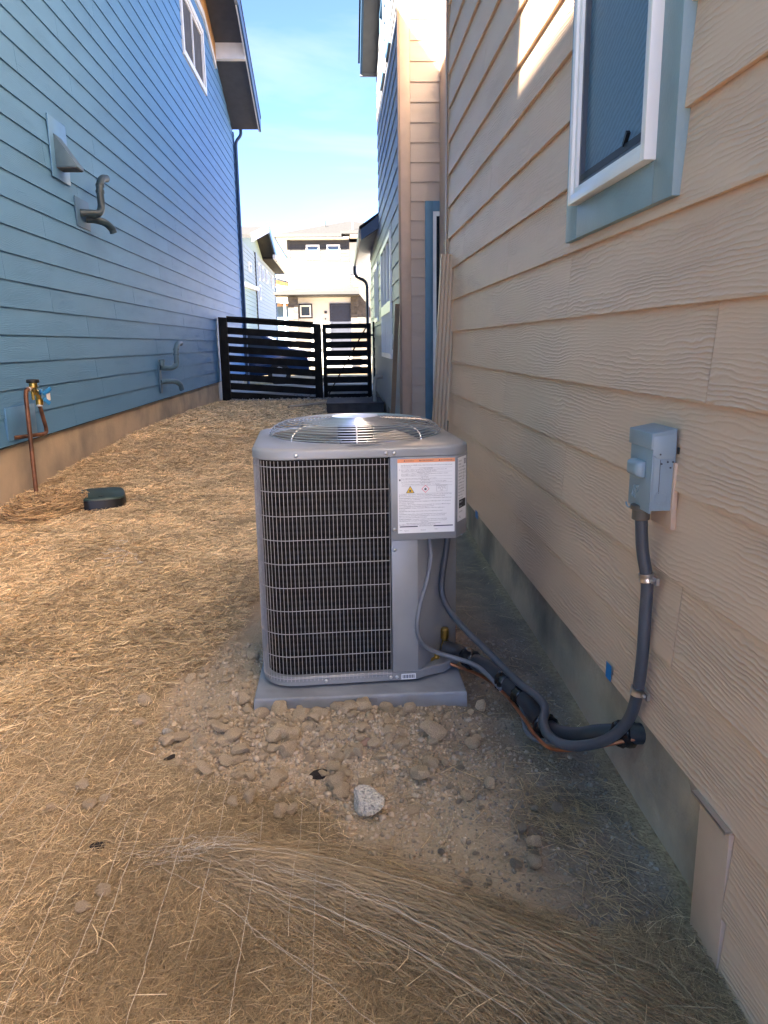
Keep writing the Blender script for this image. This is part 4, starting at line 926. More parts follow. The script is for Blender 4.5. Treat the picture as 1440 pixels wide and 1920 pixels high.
for i in range(9):
    zt = gtop(0) - i * .1785 - (.002 if i == 0 else 0); h = .130 if i else .095
    if i == 8: h = .10
    MB().box(gx0, gx1, FY - .034, FY - .010, zt - h, zt).build('slat', 'black', gt)
MB().bar((gx0 + .10, FY - .062, -1.0), (gx1 - .10, FY - .062, .335), .028, .10, up=(0, 1, 0)).build('brace', 'black', gt)
for z in (.25, -.15, -.75): MB().lathe((gx0 - .008, FY - .085, z), [(.007, 0), (.007, .08)], 8).build('hinge', 'dark', gt)
MB().box(.615, .70, FY - .09, FY - .076, .16, .20).build('latch', 'dark', gt)
MB().box(.665, .80, FY - .09, FY + .05, -1.3, .45).build('gate_post', 'black', bevel=.004, label='square black post between the gate and the grey house wall', cat='post')

# deck, pipes and leaning downspouts
dk = empty('deck', (.25, 13.4, -1.15), 'low dark deck platform in front of the black gate', 'deck')
for i in range(9):
    y0 = 12.72 + i * .155; MB().box(-.27, .70, y0, y0 + .149, -.985, -.958).build('deck_board', 'deck', dk, bevel=.003)
MB().box(-.262, .695, 12.73, 12.77, -1.25, -.9855).build('fascia', 'deck', dk)
MB().box(-.262, -.222, 12.771, 14.1, -1.25, -.9855).build('fascia', 'deck', dk)
MB().tube([(-.95, 13.5, g1(-.95, 13.5) + .04), (-.28, 14.4, g1(-.28, 14.4) + .05)], .03, 10).build('loose_pipe', 'pipe_beige', smooth=40, label='loose beige pipe lying on the ground left of the deck', cat='pipe')
MB().tube([(.72, 13.0, -.545)] + spline([(.64, 13.0, -.545), (.585, 13.0, -.555), (.558, 13.0, -.60), (.557, 13.0, -.66)], 4) + [(.557, 13.0, -.965)], .032, 10).build('drain_pipe', 'pipe_beige', smooth=40, label='beige elbow drain pipe coming out of the grey wall above the deck', cat='pipe')
def lean(nm, top, bot, wd, dp, mk, label):
    a_, b_ = Vector(bot), Vector(top); d = (b_ - a_).normalized(); ux = Vector((1, 0, 0)); ux = (ux - d * ux.dot(d)).normalized(); uy = d.cross(ux)
    prof = []; n = 8
    for i in range(n + 1): prof.append((-wd / 2 + wd * i / n, (-dp / 2 + (.011 if i % 2 else 0)) ))
    prof += [(wd / 2, dp / 2), (-wd / 2, dp / 2)]
    if uy.y > 0: pass
    else: uy = -uy
    rings = [[c + ux * u + uy * v for u, v in prof] for c in (a_, b_)]
    return MB().loft(rings).build(nm, mk, label=label, cat='downspout')
lean('loose_downspout', (.730, 5.22, .57), (.625, 5.14, g1(.65, 5.16)), .10, .06, 'spout', 'loose ribbed beige downspout leaning on the corner of the beige house')
lean('loose_downspout', (.655, 8.86, .44), (.560, 8.74, g1(.56, 8.74)), .050, .05, 'brown_board', 'loose brown trim length leaning on the far corner before the grey wall')

# ================================================================== far houses
def far_window(par, x0, x1, z0, z1, y, dark=False, fr=.07):
    mb = MB()
    for q in ((x0, x0 + fr, z0, z1), (x1 - fr, x1, z0, z1), (x0 + fr, x1 - fr, z0, z0 + fr), (x0 + fr, x1 - fr, z1 - fr, z1)): mb.box(q[0], q[1], y - .05, y + .02, q[2], q[3])
    f_ = mb.build('window', 'vinyl', par)
    MB().box(x0 + fr - .01, x1 - fr + .01, y - .012, y + .01, z0 + fr - .01, z1 - fr + .01).build('pane', 'glass_far', f_); return f_
def far_siding(par, x0, x1, z0, z1, y, mk, e=.26, nm='siding_plank'):
    z = z0; i = 0
    while z < z1 - .02:
        t = min(z + e, z1)
        MB().prism([(y - .03, z), (y - .006, t), (y + .02, t), (y + .02, z)], 'x', x0, x1).build(nm, mk, par); z += e
fh = empty('white_house', (-1, 44, -1.1), 'sunlit white and grey two storey house with stone porch straight beyond the gate', 'house')
FYH = 38.0
MB().box(-2.42, .52, FYH, FYH + 11, -1.1, 4.88).build('wall', 'farwhite', fh)
MB().box(.522, 6.5, FYH + .8, FYH + 11, -1.1, 4.86).build('wall', 'farwhite', fh)
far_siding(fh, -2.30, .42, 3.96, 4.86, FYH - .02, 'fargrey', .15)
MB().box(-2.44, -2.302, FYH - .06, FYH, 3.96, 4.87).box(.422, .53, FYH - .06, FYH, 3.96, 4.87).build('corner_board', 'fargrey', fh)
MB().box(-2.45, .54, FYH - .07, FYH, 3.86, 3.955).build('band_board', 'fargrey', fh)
far_siding(fh, -2.28, .50, 2.50, 3.85, FYH - .02, 'farwhite', .225)
MB().box(-2.44, -2.282, FYH - .05, FYH, 2.4, 3.855).build('corner_board', 'farwhite', fh)
for x0 in (-1.54, -.56): far_window(fh, x0, x0 + .64, 4.0, 4.65, FYH - .05)
# stone piers laid as courses of blocks
st = None
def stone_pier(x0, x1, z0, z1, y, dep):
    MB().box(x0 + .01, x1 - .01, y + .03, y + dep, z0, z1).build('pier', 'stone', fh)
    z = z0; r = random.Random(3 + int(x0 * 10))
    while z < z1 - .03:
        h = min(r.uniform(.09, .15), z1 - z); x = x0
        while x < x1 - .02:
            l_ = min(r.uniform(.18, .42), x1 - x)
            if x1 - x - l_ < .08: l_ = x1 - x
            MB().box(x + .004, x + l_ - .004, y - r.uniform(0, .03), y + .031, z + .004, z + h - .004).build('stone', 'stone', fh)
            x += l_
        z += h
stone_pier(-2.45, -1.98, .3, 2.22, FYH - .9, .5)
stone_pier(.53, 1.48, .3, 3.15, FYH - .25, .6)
MB().box(.50, 1.52, FYH - .3, FYH + .4, 3.155, 3.21).build('pier_cap', 'walk', fh)
far_window(fh, -1.93, -1.40, 1.33, 1.88, FYH - .06)
MB().box(-2.0, -1.931, FYH - .04, FYH, 1.26, 1.95).box(-1.399, -1.33, FYH - .04, FYH, 1.26, 1.95).box(-1.931, -1.399, FYH - .04, FYH, 1.881, 1.95).box(-1.931, -1.399, FYH - .04, FYH, 1.26, 1.329).build('casing', 'navydoor', fh)
dr2 = MB().box(-.40, .46, FYH - .03, FYH, -.4, 1.86).build('door', 'navydoor', fh)
MB().box(-.50, -.401, FYH - .06, FYH, -.4, 1.95).box(.461, .53, FYH - .06, FYH, -.4, 1.95).box(-.401, .461, FYH - .06, FYH, 1.861, 1.95).build('door_frame', 'navydoor', dr2)
nb = MB()
for b, zc in (('1', 1.52), ('8', 1.28), ('2', 1.04)):
    pass
MB().box(-.76, -.63, FYH - .05, FYH - .005, 1.48, 1.60).build('house_number', 'fargutter', fh); MB().box(-.74, -.68, FYH - .05, FYH - .005, 1.20, 1.26).build('doorbell', 'fargutter', fh)
# roofs
def hip(par, x0, x1, y0, y1, z, apex, mk='shingle', nm='roof', ov=.0):
    vs = [(x0, y0, z), (x1, y0, z), (x1, y1, z), (x0, y1, z)] + [(*a_,) for a_ in apex]
    if len(apex) == 2: fs = [(0, 1, 5, 4), (1, 2, 5), (2, 3, 4, 5), (3, 0, 4), (3, 2, 1, 0)]
    else: fs = [(0, 1, 4), (1, 2, 4), (2, 3, 4), (3, 0, 4), (3, 2, 1, 0)]
    return MB().add(vs, fs).build(nm, mk, par)
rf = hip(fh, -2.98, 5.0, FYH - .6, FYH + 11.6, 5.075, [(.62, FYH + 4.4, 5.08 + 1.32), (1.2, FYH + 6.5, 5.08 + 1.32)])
MB().box(-3.0, .16, FYH - .72, FYH - .601, 4.93, 5.07).box(-3.0, -2.9, FYH - .6, FYH + 11, 4.93, 5.07).build('gutter', 'fargutter', fh)
MB().box(-2.9, .5, FYH - .6, FYH + .0, 4.885, 4.925).box(-2.9, -2.43, FYH, FYH + 11, 4.885, 4.925).build('soffit', 'white', fh)
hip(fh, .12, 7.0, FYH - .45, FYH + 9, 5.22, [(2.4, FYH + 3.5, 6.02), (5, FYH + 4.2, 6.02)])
MB().box(.10, 7.0, FYH - .56, FYH - .451, 5.09, 5.21).build('gutter', 'fargutter', fh)
MB().box(.56, 7.0, FYH - .45, FYH + .8, 5.03, 5.085).build('soffit', 'white', fh)
MB().tube([(-.62, FYH + 1.8, 5.4), (-.62, FYH + 1.8, 5.98)], .03, 8).build('vent_pipe', 'fargutter', rf); MB().tube([(.72, FYH + .6, 5.3), (.72, FYH + .6, 5.80)], .025, 8).build('vent_pipe', 'white', rf)
MB().box(-1.02, -.84, FYH + 1.0, FYH + 1.25, 5.38, 5.52).build('roof_vent', 'fargutter', rf)
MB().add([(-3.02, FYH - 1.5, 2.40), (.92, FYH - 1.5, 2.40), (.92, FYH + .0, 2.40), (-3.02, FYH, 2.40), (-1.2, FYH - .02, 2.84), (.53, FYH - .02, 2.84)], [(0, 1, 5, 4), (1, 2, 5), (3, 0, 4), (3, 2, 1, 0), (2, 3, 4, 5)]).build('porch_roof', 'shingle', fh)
MB().box(-3.04, .94, FYH - 1.62, FYH - 1.501, 2.28, 2.40).build('gutter', 'fargutter', fh)
MB().box(-3.0, .9, FYH - 1.5, FYH - .001, 2.24, 2.28).build('porch_ceiling', 'fargutter', fh)
# sage house behind the blue one
gh = empty('sage_house', (-11, 60, -1.1), 'sage green two storey house with gable end behind the blue house', 'house')
XG = -6.0
MB().box(-20, XG, 43.4, 57.0, -1.1, 6.5).build('wall', 'green_dark', gh)
MB().box(-20, XG, 57.001, 74.0, -1.1, 6.6).build('wall', 'green_far', gh)
MB().prism([(47.8, 6.2), (57.8, 8.25), (63.8, 6.65)], 'x', -20, XG - .05).build('gable_wall', 'green_dark', gh)
MB().prism([(47.1, 6.2), (47.1, 6.4), (58.1, 8.42), (58.1, 8.22)], 'x', -20, XG + .92).build('roof', 'shingle', gh)
MB().prism([(58.11, 8.22), (58.11, 8.42), (64.4, 7.05), (64.4, 6.85)], 'x', -20, XG + .93).build('roof', 'shingle', gh)
MB().prism([(47.1, 6.0), (47.1, 6.47), (58.1, 8.48), (58.1, 8.0)], 'x', XG + .931, XG + 1.04).build('fascia', 'white', gh)
MB().prism([(58.11, 8.0), (58.11, 8.48), (64.4, 7.1), (64.4, 6.62)], 'x', XG + .941, XG + 1.04).build('fascia', 'blue_dark', gh)
MB().box(-20, XG + .85, 64.0, 77.5, 6.78, 6.95).build('roof', 'shingle', gh)
MB().box(XG + .85, XG + 1.07, 62.5, 77.6, 6.65, 6.96).build('gutter', 'white', gh)
MB().prism([(48.4, 3.57), (48.4, 3.84), (56.9, 4.1), (56.9, 3.84)], 'x', XG + .001, XG + .24).build('band_board', 'white', gh)
for (mk, y0, y1, zz0, zz1) in (('green_dark', 43.4, 56.98, -1.0, 3.5), ('green_far', 43.4, 56.98, 4.2, 6.2), ('green_far', 57.02, 74.0, -1.0, 6.3)):
    z = zz0
    while z < zz1:
        MB().prism([(XG + .04, z), (XG + .006, z + .28), (XG - .01, z + .28), (XG - .01, z)], 'y', y0, y1).build('siding_plank', mk, gh); z += .28
for (y0, y1, z0, z1) in ((58.6, 59.6, 4.75, 6.0), (61.3, 62.3, 4.92, 6.0), (64.6, 65.6, 5.0, 6.0), (69.8, 70.8, 5.0, 6.05), (58.6, 59.6, 3.35, 4.45), (52.6, 53.8, 4.85, 5.45)):
    f_ = ringframe(MB(), y0, y1, z0, z1, .15, XG + .0, XG + .12).build('window', 'vinyl', gh); MB().box(XG + .01, XG + .07, y0 + .145, y1 - .145, z0 + .145, z1 - .145).build('pane', 'glass_far', f_)
MB().box(XG - .02, XG + .09, 73.8, 74.05, -1.1, 6.5).build('downspout', 'blue_dark', gh); MB().box(XG - .01, XG + .1, 56.85, 57.1, -1.1, 6.5).build('corner_trim', 'fargutter', gh)
MB().tube([(-8.5, 55.4, 7.85), (-8.5, 55.4, 9.2)], .05, 8).build('vent_pipe', 'white', gh); MB().prism([(52.8, 7.28), (52.8, 7.72), (53.9, 7.68)], 'x', -9.3, -8.4).build('roof_vent', 'fargutter', gh)
# unfinished house in the distance
oh = empty('unfinished_house', (-9, 93, -1.1), 'half finished pale blue house with bare orange timber gable in the distance', 'house')
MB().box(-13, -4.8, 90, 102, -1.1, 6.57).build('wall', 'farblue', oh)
MB().prism([(-13, 6.60), (-4.8, 6.60), (-5.2, 6.75), (-9.0, 7.8), (-13, 6.9)], 'y', 89.94, 90.3).build('gable', 'wood_raw', oh)
MB().prism([(-4.3, 6.63), (-4.3, 6.84), (-9.0, 8.25), (-9.0, 8.04)], 'y', 88.8, 102).build('roof', 'white', oh)
MB().box(-13, -4.8, 89.9, 89.99, 6.45, 6.59).build('band_board', 'white', oh)
MB().prism([(-4.95, 4.47), (-4.95, 4.65), (-9.6, 5.18), (-9.6, 5.0)], 'y', 87.9, 89.85).build('porch_roof', 'white', oh)
MB().box(-9, -5.4, 88.5, 88.57, 4.29, 4.57).build('porch_beam', 'wood_raw', oh); MB().box(-6.3, -6.08, 88.2, 88.4, -1.1, 4.5).build('post', 'white', oh)

# parked car seen through the slats
car = empty('parked_car', (-3.1, 22.6, -1.105), 'dark parked car glimpsed through the fence slats', 'car')
cx0 = -5.35
prof = [(0, .28), (.05, .62), (.25, .78), (1.0, .92), (1.75, 1.42), (3.1, 1.45), (3.9, 1.02), (4.35, .95), (4.45, .6), (4.42, .28)]
MB().loft([[(cx0 + u, 22.6 - .88 + ins, -1.105 + v) for u, v in prof] if k == 0 else [(cx0 + u, 22.6 + .88, -1.105 + v) for u, v in prof] for k, ins in ((0, 0.0), (1, 0))]).build('body', 'car', car, bevel=.03)
MB().prism([(cx0 + 1.25, -.16), (cx0 + 1.83, .26), (cx0 + 2.35, .28), (cx0 + 2.35, -.14)], 'y', 21.712, 21.719).build('window', 'glass_far', car); MB().prism([(cx0 + 2.45, -.14), (cx0 + 2.45, .28), (cx0 + 3.05, .28), (cx0 + 3.7, -.12)], 'y', 21.712, 21.719).build('window', 'glass_far', car)
for u in (.85, 3.6):
    wh = MB().lathe((cx0 + u, 21.70, -.785), [(.2, -.005), (.32, 0), (.32, .2), (.2, .2)], 20, (0, 1, 0)).build('wheel', 'tyre', car, smooth=40)
    MB().lathe((cx0 + u, 21.68, -.785), [(.05, 0), (.2, .01), (.2, .014)], 14, (0, 1, 0)).build('rim', 'alu', wh, smooth=40)
MB().box(cx0 + .02, cx0 + .14, 21.708, 21.9, -.45, -.33).build('headlight', 'vinyl', car); MB().box(cx0 + 4.34, cx0 + 4.43, 21.708, 21.9, -.35, -.22).build('tail_light', 'red', car)
MB().box(cx0 + 2.15, cx0 + 2.30, 21.700, 21.7115, -.26, -.23).build('door_handle', 'alu', car)

# ================================================================== ground things
vb = empty('valve_box', (-1.83, 5.66, g1(-1.83, 5.66)), 'dark green oval irrigation valve box lid lying in the straw by the standpipe', 'valve box')
def oval(cx, cy, a_, b_, z, rot, n=28):
    o = []
    for k in range(n):
        t = 2 * math.pi * k / n; c, s_ = math.cos(t), math.sin(t)
        u = a_ * math.copysign(abs(c) ** .55, c); v = b_ * math.copysign(abs(s_) ** .55, s_); o.append((cx + u * math.cos(rot) - v * math.sin(rot), cy + u * math.sin(rot) + v * math.cos(rot), z))
    return o
zb = g1(-1.83, 5.66) + .012
MB().loft([oval(-1.83, 5.68, .180, .25, zb - .06, .30), oval(-1.83, 5.68, .172, .24, zb + .062, .30)]).build('rim', 'plastic_black', vb, smooth=35)
MB().loft([oval(-1.83, 5.68, .170, .236, zb + .0625, .30), oval(-1.83, 5.68, .166, .232, zb + .074, .30), oval(-1.83, 5.68, .155, .22, zb + .078, .30)]).build('lid', 'green', vb, smooth=35)
MB().box(-1.80, -1.77, 5.52, 5.56, zb + .0785, zb + .081).build('finger_hole', 'plastic_black', vb)

def rock_mesh(name, seed, sub, rough, flat=1.0, angular=False):
    bm = bmesh.new(); bmesh.ops.create_icosphere(bm, subdivisions=sub, radius=1.0); r = random.Random(seed)
    cuts = [(Vector((r.gauss(0, 1), r.gauss(0, 1), r.gauss(0, 1))).normalized(), r.uniform(.50, .82)) for _ in range(12 if angular else 8)]
    wv = [(Vector((r.gauss(0, 1), r.gauss(0, 1), r.gauss(0, 1))).normalized(), r.uniform(0, 6)) for _ in range(14)]
    for v in bm.verts:
        p = v.co.copy()
        for n_, d_ in cuts:
            q = p.dot(n_)
            if q > d_: p -= n_ * (q - d_) * (.96 if angular else .85)
        k = sum(math.sin(p.dot(a_) * (2.2 + .9 * i) + b_) / (1 + .28 * i) for i, (a_, b_) in enumerate(wv)) / 4
        p *= 1 + rough * k + r.uniform(-1, 1) * rough * .22
        p.z *= flat; v.co = p
    me = bpy.data.meshes.new(name); bm.to_mesh(me); bm.free(); return me
def place_rock(name, me, mk, x, y, sx, sy, sz, rz, sink=.35, **t):
    o = bpy.data.objects.new(name, me); COL.objects.link(o)
    if not me.materials: me.materials.append(M[mk])
    o.location = (x, y, g1(x, y) + sz * (1 - 2 * sink)); o.rotation_euler = (random.uniform(-.3, .3), random.uniform(-.3, .3), rz); o.scale = (sx, sy, sz); WL[o] = o.location.copy()
    return tag(o, **t)
place_rock('rock', rock_mesh('rock', 5, 4, .075, .8, True), 'rock', .05, 1.885, .066, .052, .050, .4, .20, label='large pale grey angular rock lying alone on the dirt', cat='rock')
place_rock('rock', rock_mesh('rock', 9, 2, .08, .8, True), 'pinkrock', .045, 2.16, .026, .020, .018, .2, .3, label='flat pinkish stone on the soil heap in front of the pad', cat='rock')
place_rock('rock', rock_mesh('rock', 12, 2, .08, .9, True), 'rock', -.60, 2.29, .026, .022, .020, .9, .25, label='small whitish stone at the left edge of the soil heap', cat='rock')
place_rock('bark_chip', rock_mesh('bark_chip', 14, 2, .12, .6, True), 'charrock', -.10, 2.045, .036, .022, .018, .3, .3, label='dark brown bark chip in the middle of the soil heap', cat='bark')
place_rock('bark_chip', rock_mesh('bark_chip', 16, 2, .12, .6, True), 'charrock', -.565, 2.16, .024, .012, .012, .9, .3, label='dark chip at the left edge of the heap beside the straw', cat='bark')
place_rock('rock', rock_mesh('rock', 22, 2, .06, .8, False), 'charrock', -.665, 1.765, .021, .019, .015, .3, .3, label='dark round stone half sunk in the straw at left foreground', cat='rock')
clods = [rock_mesh('dirt_clod', 30 + i, 3, .21, .85) for i in range(10)]; clods_g = [rock_mesh('dirt_clod', 50 + i, 3, .16, .85) for i in range(6)]
def clod(x, y, s, grey=False, **t):
    me = random.choice(clods_g if grey else clods)
    return place_rock('dirt_clod', me, 'soil_grey' if grey else 'soil', x, y, s * random.uniform(.8, 1.3), s * random.uniform(.8, 1.2), s * random.uniform(.65, 1.0), random.uniform(0, 6.28), random.uniform(.04, .28), **t)
n_c = 0; tries = 0
LH_ = 'rounded tan clod of dry soil in the loose heap by the pad'
while n_c < 215 and tries < 6000:
    tries += 1
    x = random.gauss(-.16, .30); y = random.gauss(2.17, .17)
    d = float(dist_poly(np.array([x]), np.array([y]), DIRT)[0])
    if d < .0 or (y > 2.385 and x > -.35) or x > .5: continue
    s = min(.032, .0085 * math.exp(abs(random.gauss(0, .62))))
    if y < 1.95: s *= .7
    clod(x, y, s, label=LH_, cat='clod', group='soil clods in the loose heap'); n_c += 1
for i in range(34):
    x = random.gauss(-.49, .09); y = random.uniform(2.3, 3.1); clod(x, y, min(.03, .010 * math.exp(abs(random.gauss(0, .5)))), label='tan clod of soil along the left side of the pad', cat='clod', group='soil clods left of the pad')
for i in range(30):
    x = random.uniform(.22, .62); y = random.uniform(1.55, 2.2)
    if x > .5 and y > 1.9: continue
    clod(x, y, min(.03, .008 * math.exp(abs(random.gauss(0, .6)))), True, label='grey brown clod of soil on the damp dirt near the foundation', cat='clod', group='soil clods on the damp dirt')
for (x, y, s) in [(-.78, 2.02, .022), (-.74, 1.94, .022), (-.70, 1.96, .018), (-.84, 1.93, .018), (-.60, 1.60, .022), (-.63, 1.55, .018), (-.29, 1.92, .026), (-.33, 1.90, .020), (-.20, 1.86, .024), (-.17, 1.87, .02), (-.72, 2.5, .03), (-.71, 2.36, .022)]:
    clod(x, y, s, label='tan clod of soil lying loose on the straw mat', cat='clod', group='soil clods strewn on the straw')
for (x, y, s) in [(-.04, 2.372, .034), (.045, 2.37, .032), (.01, 2.375, .02), (-.17, 2.36, .024), (-.30, 2.35, .028), (.13, 2.37, .024), (.20, 2.34, .026), (-.10, 2.31, .03), (.27, 2.20, .042), (-.24, 2.20, .034), (-.20, 2.13, .034), (-.05, 1.99, .030), (-.03, 1.95, .03), (-.22, 2.03, .03), (-.13, 2.24, .026), (.47, 1.70, .024), (.45, 1.63, .024), (.40, 1.95, .02)]:
    clod(x, y, s, label=LH_ if y > 1.8 else 'grey brown clod of soil on the damp dirt near the foundation', cat='clod', group='soil clods in the loose heap' if y > 1.8 else 'soil clods on the damp dirt')
# loose crumbs, one mass
def scatter_ico(name, pts, size, mk, **t):
    ph = (1 + 5 ** .5) / 2; iv = np.array([(-1, ph, 0), (1, ph, 0), (-1, -ph, 0), (1, -ph, 0), (0, -1, ph), (0, 1, ph), (0, -1, -ph), (0, 1, -ph), (ph, 0, -1), (ph, 0, 1), (-ph, 0, -1), (-ph, 0, 1)]) / 1.9
    it = np.array([(0, 11, 5), (0, 5, 1), (0, 1, 7), (0, 7, 10), (0, 10, 11), (1, 5, 9), (5, 11, 4), (11, 10, 2), (10, 7, 6), (7, 1, 8), (3, 9, 4), (3, 4, 2), (3, 2, 6), (3, 6, 8), (3, 8, 9), (4, 9, 5), (2, 4, 11), (6, 2, 10), (8, 6, 7), (9, 8, 1)])
    n = len(pts); V = iv[None] * (1 + rng.uniform(-.28, .28, (n, 12, 3))) * size[:, None, None] * rng.uniform(.7, 1.25, (n, 1, 3))
    a_ = rng.uniform(0, 6.28, n); c, s_ = np.cos(a_), np.sin(a_); X = V[:, :, 0] * c[:, None] - V[:, :, 1] * s_[:, None]; Y = V[:, :, 0] * s_[:, None] + V[:, :, 1] * c[:, None]
    V = np.stack([X, Y, V[:, :, 2]], -1) + pts[:, None, :]
    return link(name, np_mesh(name, V.reshape(-1, 3), (it[None] + 12 * np.arange(n)[:, None, None]).reshape(-1, 3), 3), mk, origin=(0, 0, 0), **t)
n = 16000; x = np.concatenate([rng.normal(-.1, .33, n // 2), rng.uniform(-.65, .75, n // 2)]); y = np.concatenate([rng.normal(2.12, .22, n // 2), rng.uniform(1.42, 3.0, n // 2)])
d = dist_poly(x, y, DIRT); k = (d > -.03) & ~((y > 2.40) & (x > -.335) & (x < .41)) & (x < .75); x, y = x[k], y[k]
sz = .0022 * np.exp(np.abs(rng.normal(0, .62, len(x)))); sz = np.minimum(sz, .011); 
q_ = x + rng.normal(0, .08, len(x)) > .30; x2, y2, s2 = x[q_], y[q_], sz[q_] * .8; x, y, sz = x[~q_], y[~q_], sz[~q_]
scatter_ico('grey_crumbs', np.stack([x2, y2, gz(x2, y2) + s2 * .2], 1), s2, 'grey_bits', kind='stuff', label='fine grey crumbs on the damp dirt near the foundation', cat='soil')
scatter_ico('soil_crumbs', np.stack([x, y, gz(x, y) + sz * .3], 1), sz, 'soil_bits', kind='stuff', label='fine crumbs of loose soil around the pad', cat='soil')
n = 2600; x = rng.uniform(-2.3, .66, n); y = rng.uniform(15.3, 17.2, n); sz = rng.uniform(.012, .035, n)
scatter_ico('gravel', np.stack([x, y, gz(x, y) + sz * .3], 1), sz, 'gravel', kind='stuff', label='grey gravel strip under the black fence', cat='gravel')

# straw mat: blades laid over the soil
def blades(name, x, y, ang, ln, wd, lift, mk, tilt=.12, bend=.25, rounds=True, **t):
    """each blade is a bent three sided stalk of two lengths"""
    n = len(x); z = gz(x, y, True) + lift
    dx, dy = np.cos(ang), np.sin(ang); tz = rng.normal(0, tilt, n)
    b = rng.normal(0, bend, n) * ln * .25
    def pt(tt, side): return np.stack([x + dx * tt * ln - dy * side, y + dy * tt * ln + dx * side, z + tz * tt * ln], 1)
    p0, p1, p2 = pt(-.5, 0 * b), pt(0 * b, b), pt(.5, 0 * b)
    p1[:, 2] += np.abs(b) * .25 + .001
    for p in (p0, p1, p2):       # keep stalks out of the ground
        g = gz(p[:, 0], p[:, 1], False) + .001; p[:, 2] = np.maximum(p[:, 2], g)
    nrm = np.stack([-dy, dx, 0 * dx], 1); up = np.array([0, 0, 1.0]); roll = rng.uniform(0, 6.28, n)
    rings = []
    for p, kx in ((p0, .8), (p1, 1.0), (p2, .6)):
        for q in range(3):
            a_ = roll + q * 2.0944; rings.append(p + (np.cos(a_)[:, None] * nrm + np.sin(a_)[:, None] * .7 * up) * (wd * .5 * kx)[:, None])
    V = np.stack(rings, 1).reshape(-1, 3)
    fq = np.array([(0, 1, 4, 3), (1, 2, 5, 4), (2, 0, 3, 5), (3, 4, 7, 6), (4, 5, 8, 7), (5, 3, 6, 8)])
    return link(name, np_mesh(name, V, (fq[None] + 9 * np.arange(n)[:, None, None]).reshape(-1, 4), 4), mk, origin=(0, 0, 0), **t)
def strips(name, x, y, ang, ln, wd, lift, mk, **t):
    """far stalks: single faceted blades"""
    n = len(x); z = gz(x, y, False) + lift; dx, dy = np.cos(ang), np.sin(ang); tz = rng.normal(0, .14, n) * ln; ti = rng.uniform(-.5, .5, n) * wd
    A_ = np.stack([x - dx * ln / 2 - dy * wd / 2, y - dy * ln / 2 + dx * wd / 2, z - tz / 2 + ti], 1); B_ = np.stack([x - dx * ln / 2 + dy * wd / 2, y - dy * ln / 2 - dx * wd / 2, z - tz / 2 - ti], 1)
    C_ = B_ + np.stack([dx * ln, dy * ln, tz], 1); D_ = A_ + np.stack([dx * ln, dy * ln, tz], 1)
    V = np.stack([A_, B_, C_, D_], 1).reshape(-1, 3)
    return link(name, np_mesh(name, V, np.arange(4 * n).reshape(-1, 4), 4), mk, origin=(0, 0, 0), **t)
def straw_pts(n, x0, x1, y0, y1, power=1.0):
    x = rng.uniform(x0, x1, n); u = rng.uniform(0, 1, n); y = y0 * (y1 / y0) ** u if power else rng.uniform(y0, y1, n)
    d = dist_poly(x, y, DIRT) + .09 * (fbm(x * 7, y * 7, 21) - .5) + .05 * rng.normal(0, .35, n)
    k = d < .0; return x[k], y[k]
x, y = straw_pts(215000, -2.0, .76, 1.05, 5.2)
k = rng.uniform(0, 1, len(x)) < np.clip(.35 + .5 * sstep(.7, .2, x) + .6 * sstep(1.5, 1.2, y), 0, 1) * (1 - sstep(3.0, 5.0, y)) * sstep(-2.3, -1.3, x - .25 * y); x, y = x[k], y[k]
ang = rng.uniform(0, 3.14, len(x)); w_ = np.exp(-(ridge_d(x, y) / .16) ** 2) * (x > -.3); al = rng.uniform(0, 1, len(x)) < .45 + .0 * w_
ang = np.where(rng.uniform(0, 1, len(x)) < .35, rng.normal(1.45, .45, len(x)), ang); ang = np.where(rng.uniform(0, 1, len(x)) < w_ * .9, rng.normal(-.62, .22, len(x)), ang)
ln = rng.gamma(3, .0095, len(x)) + .009; wd = rng.uniform(.0007, .0020, len(x)); lift = rng.uniform(0, .016, len(x))
half = rng.uniform(0, 1, len(x)) < sstep(-1.1, -.3, x - .25 * (y - 1.6)) * .60 + .14 + .22 * sstep(2.6, 1.5, y) + 1.1 * (fbm(x * 2.2, y * 2.2, 71) - .5)  # share of brown stalks rises towards the right and the near edge
blades('straw', x[~half], y[~half], ang[~half], ln[~half], wd[~half], lift[~half], 'straw', kind='stuff', label='golden straw mat spread over the ground at left', cat='straw')
blades('dull_straw', x[half], y[half], ang[half], ln[half], wd[half], lift[half], 'straw_brown', kind='stuff', label='brown dull straw matting in the foreground', cat='straw')
x, y = straw_pts(300000, -2.5, -.25, 2.0, 9.5); k = rng.uniform(0, 1, len(x)) < sstep(2.0, 4.2, y) + .6 * sstep(-.9, -1.6, x); k &= np.hypot((x + 1.83) / .19, (y - 5.66) / .26) > 1; x, y = x[k], y[k]; ang = np.where(rng.uniform(0, 1, len(x)) < .4, rng.normal(1.3, .6, len(x)), rng.uniform(0, 3.14, len(x)))
strips('distant_straw', x, y, ang, (rng.gamma(3, .015, len(x)) + .018) * np.clip(.34 + .12 * y, .5, 1.2), rng.uniform(.0016, .0040, len(x)) * np.clip(.2 + .14 * y, .45, 1.2), rng.uniform(0, .026, len(x)), 'straw', kind='stuff', label='straw mat along the blue house as far as the fence', cat='straw')
x, y = straw_pts(60000, -2.5, -.25, 2.4, 9.5); k = rng.uniform(0, 1, len(x)) < .9 * sstep(.38, .62, fbm(x * 1.6, y * 1.6, 77)); k &= np.hypot((x + 1.83) / .19, (y - 5.66) / .26) > 1; x, y = x[k], y[k]
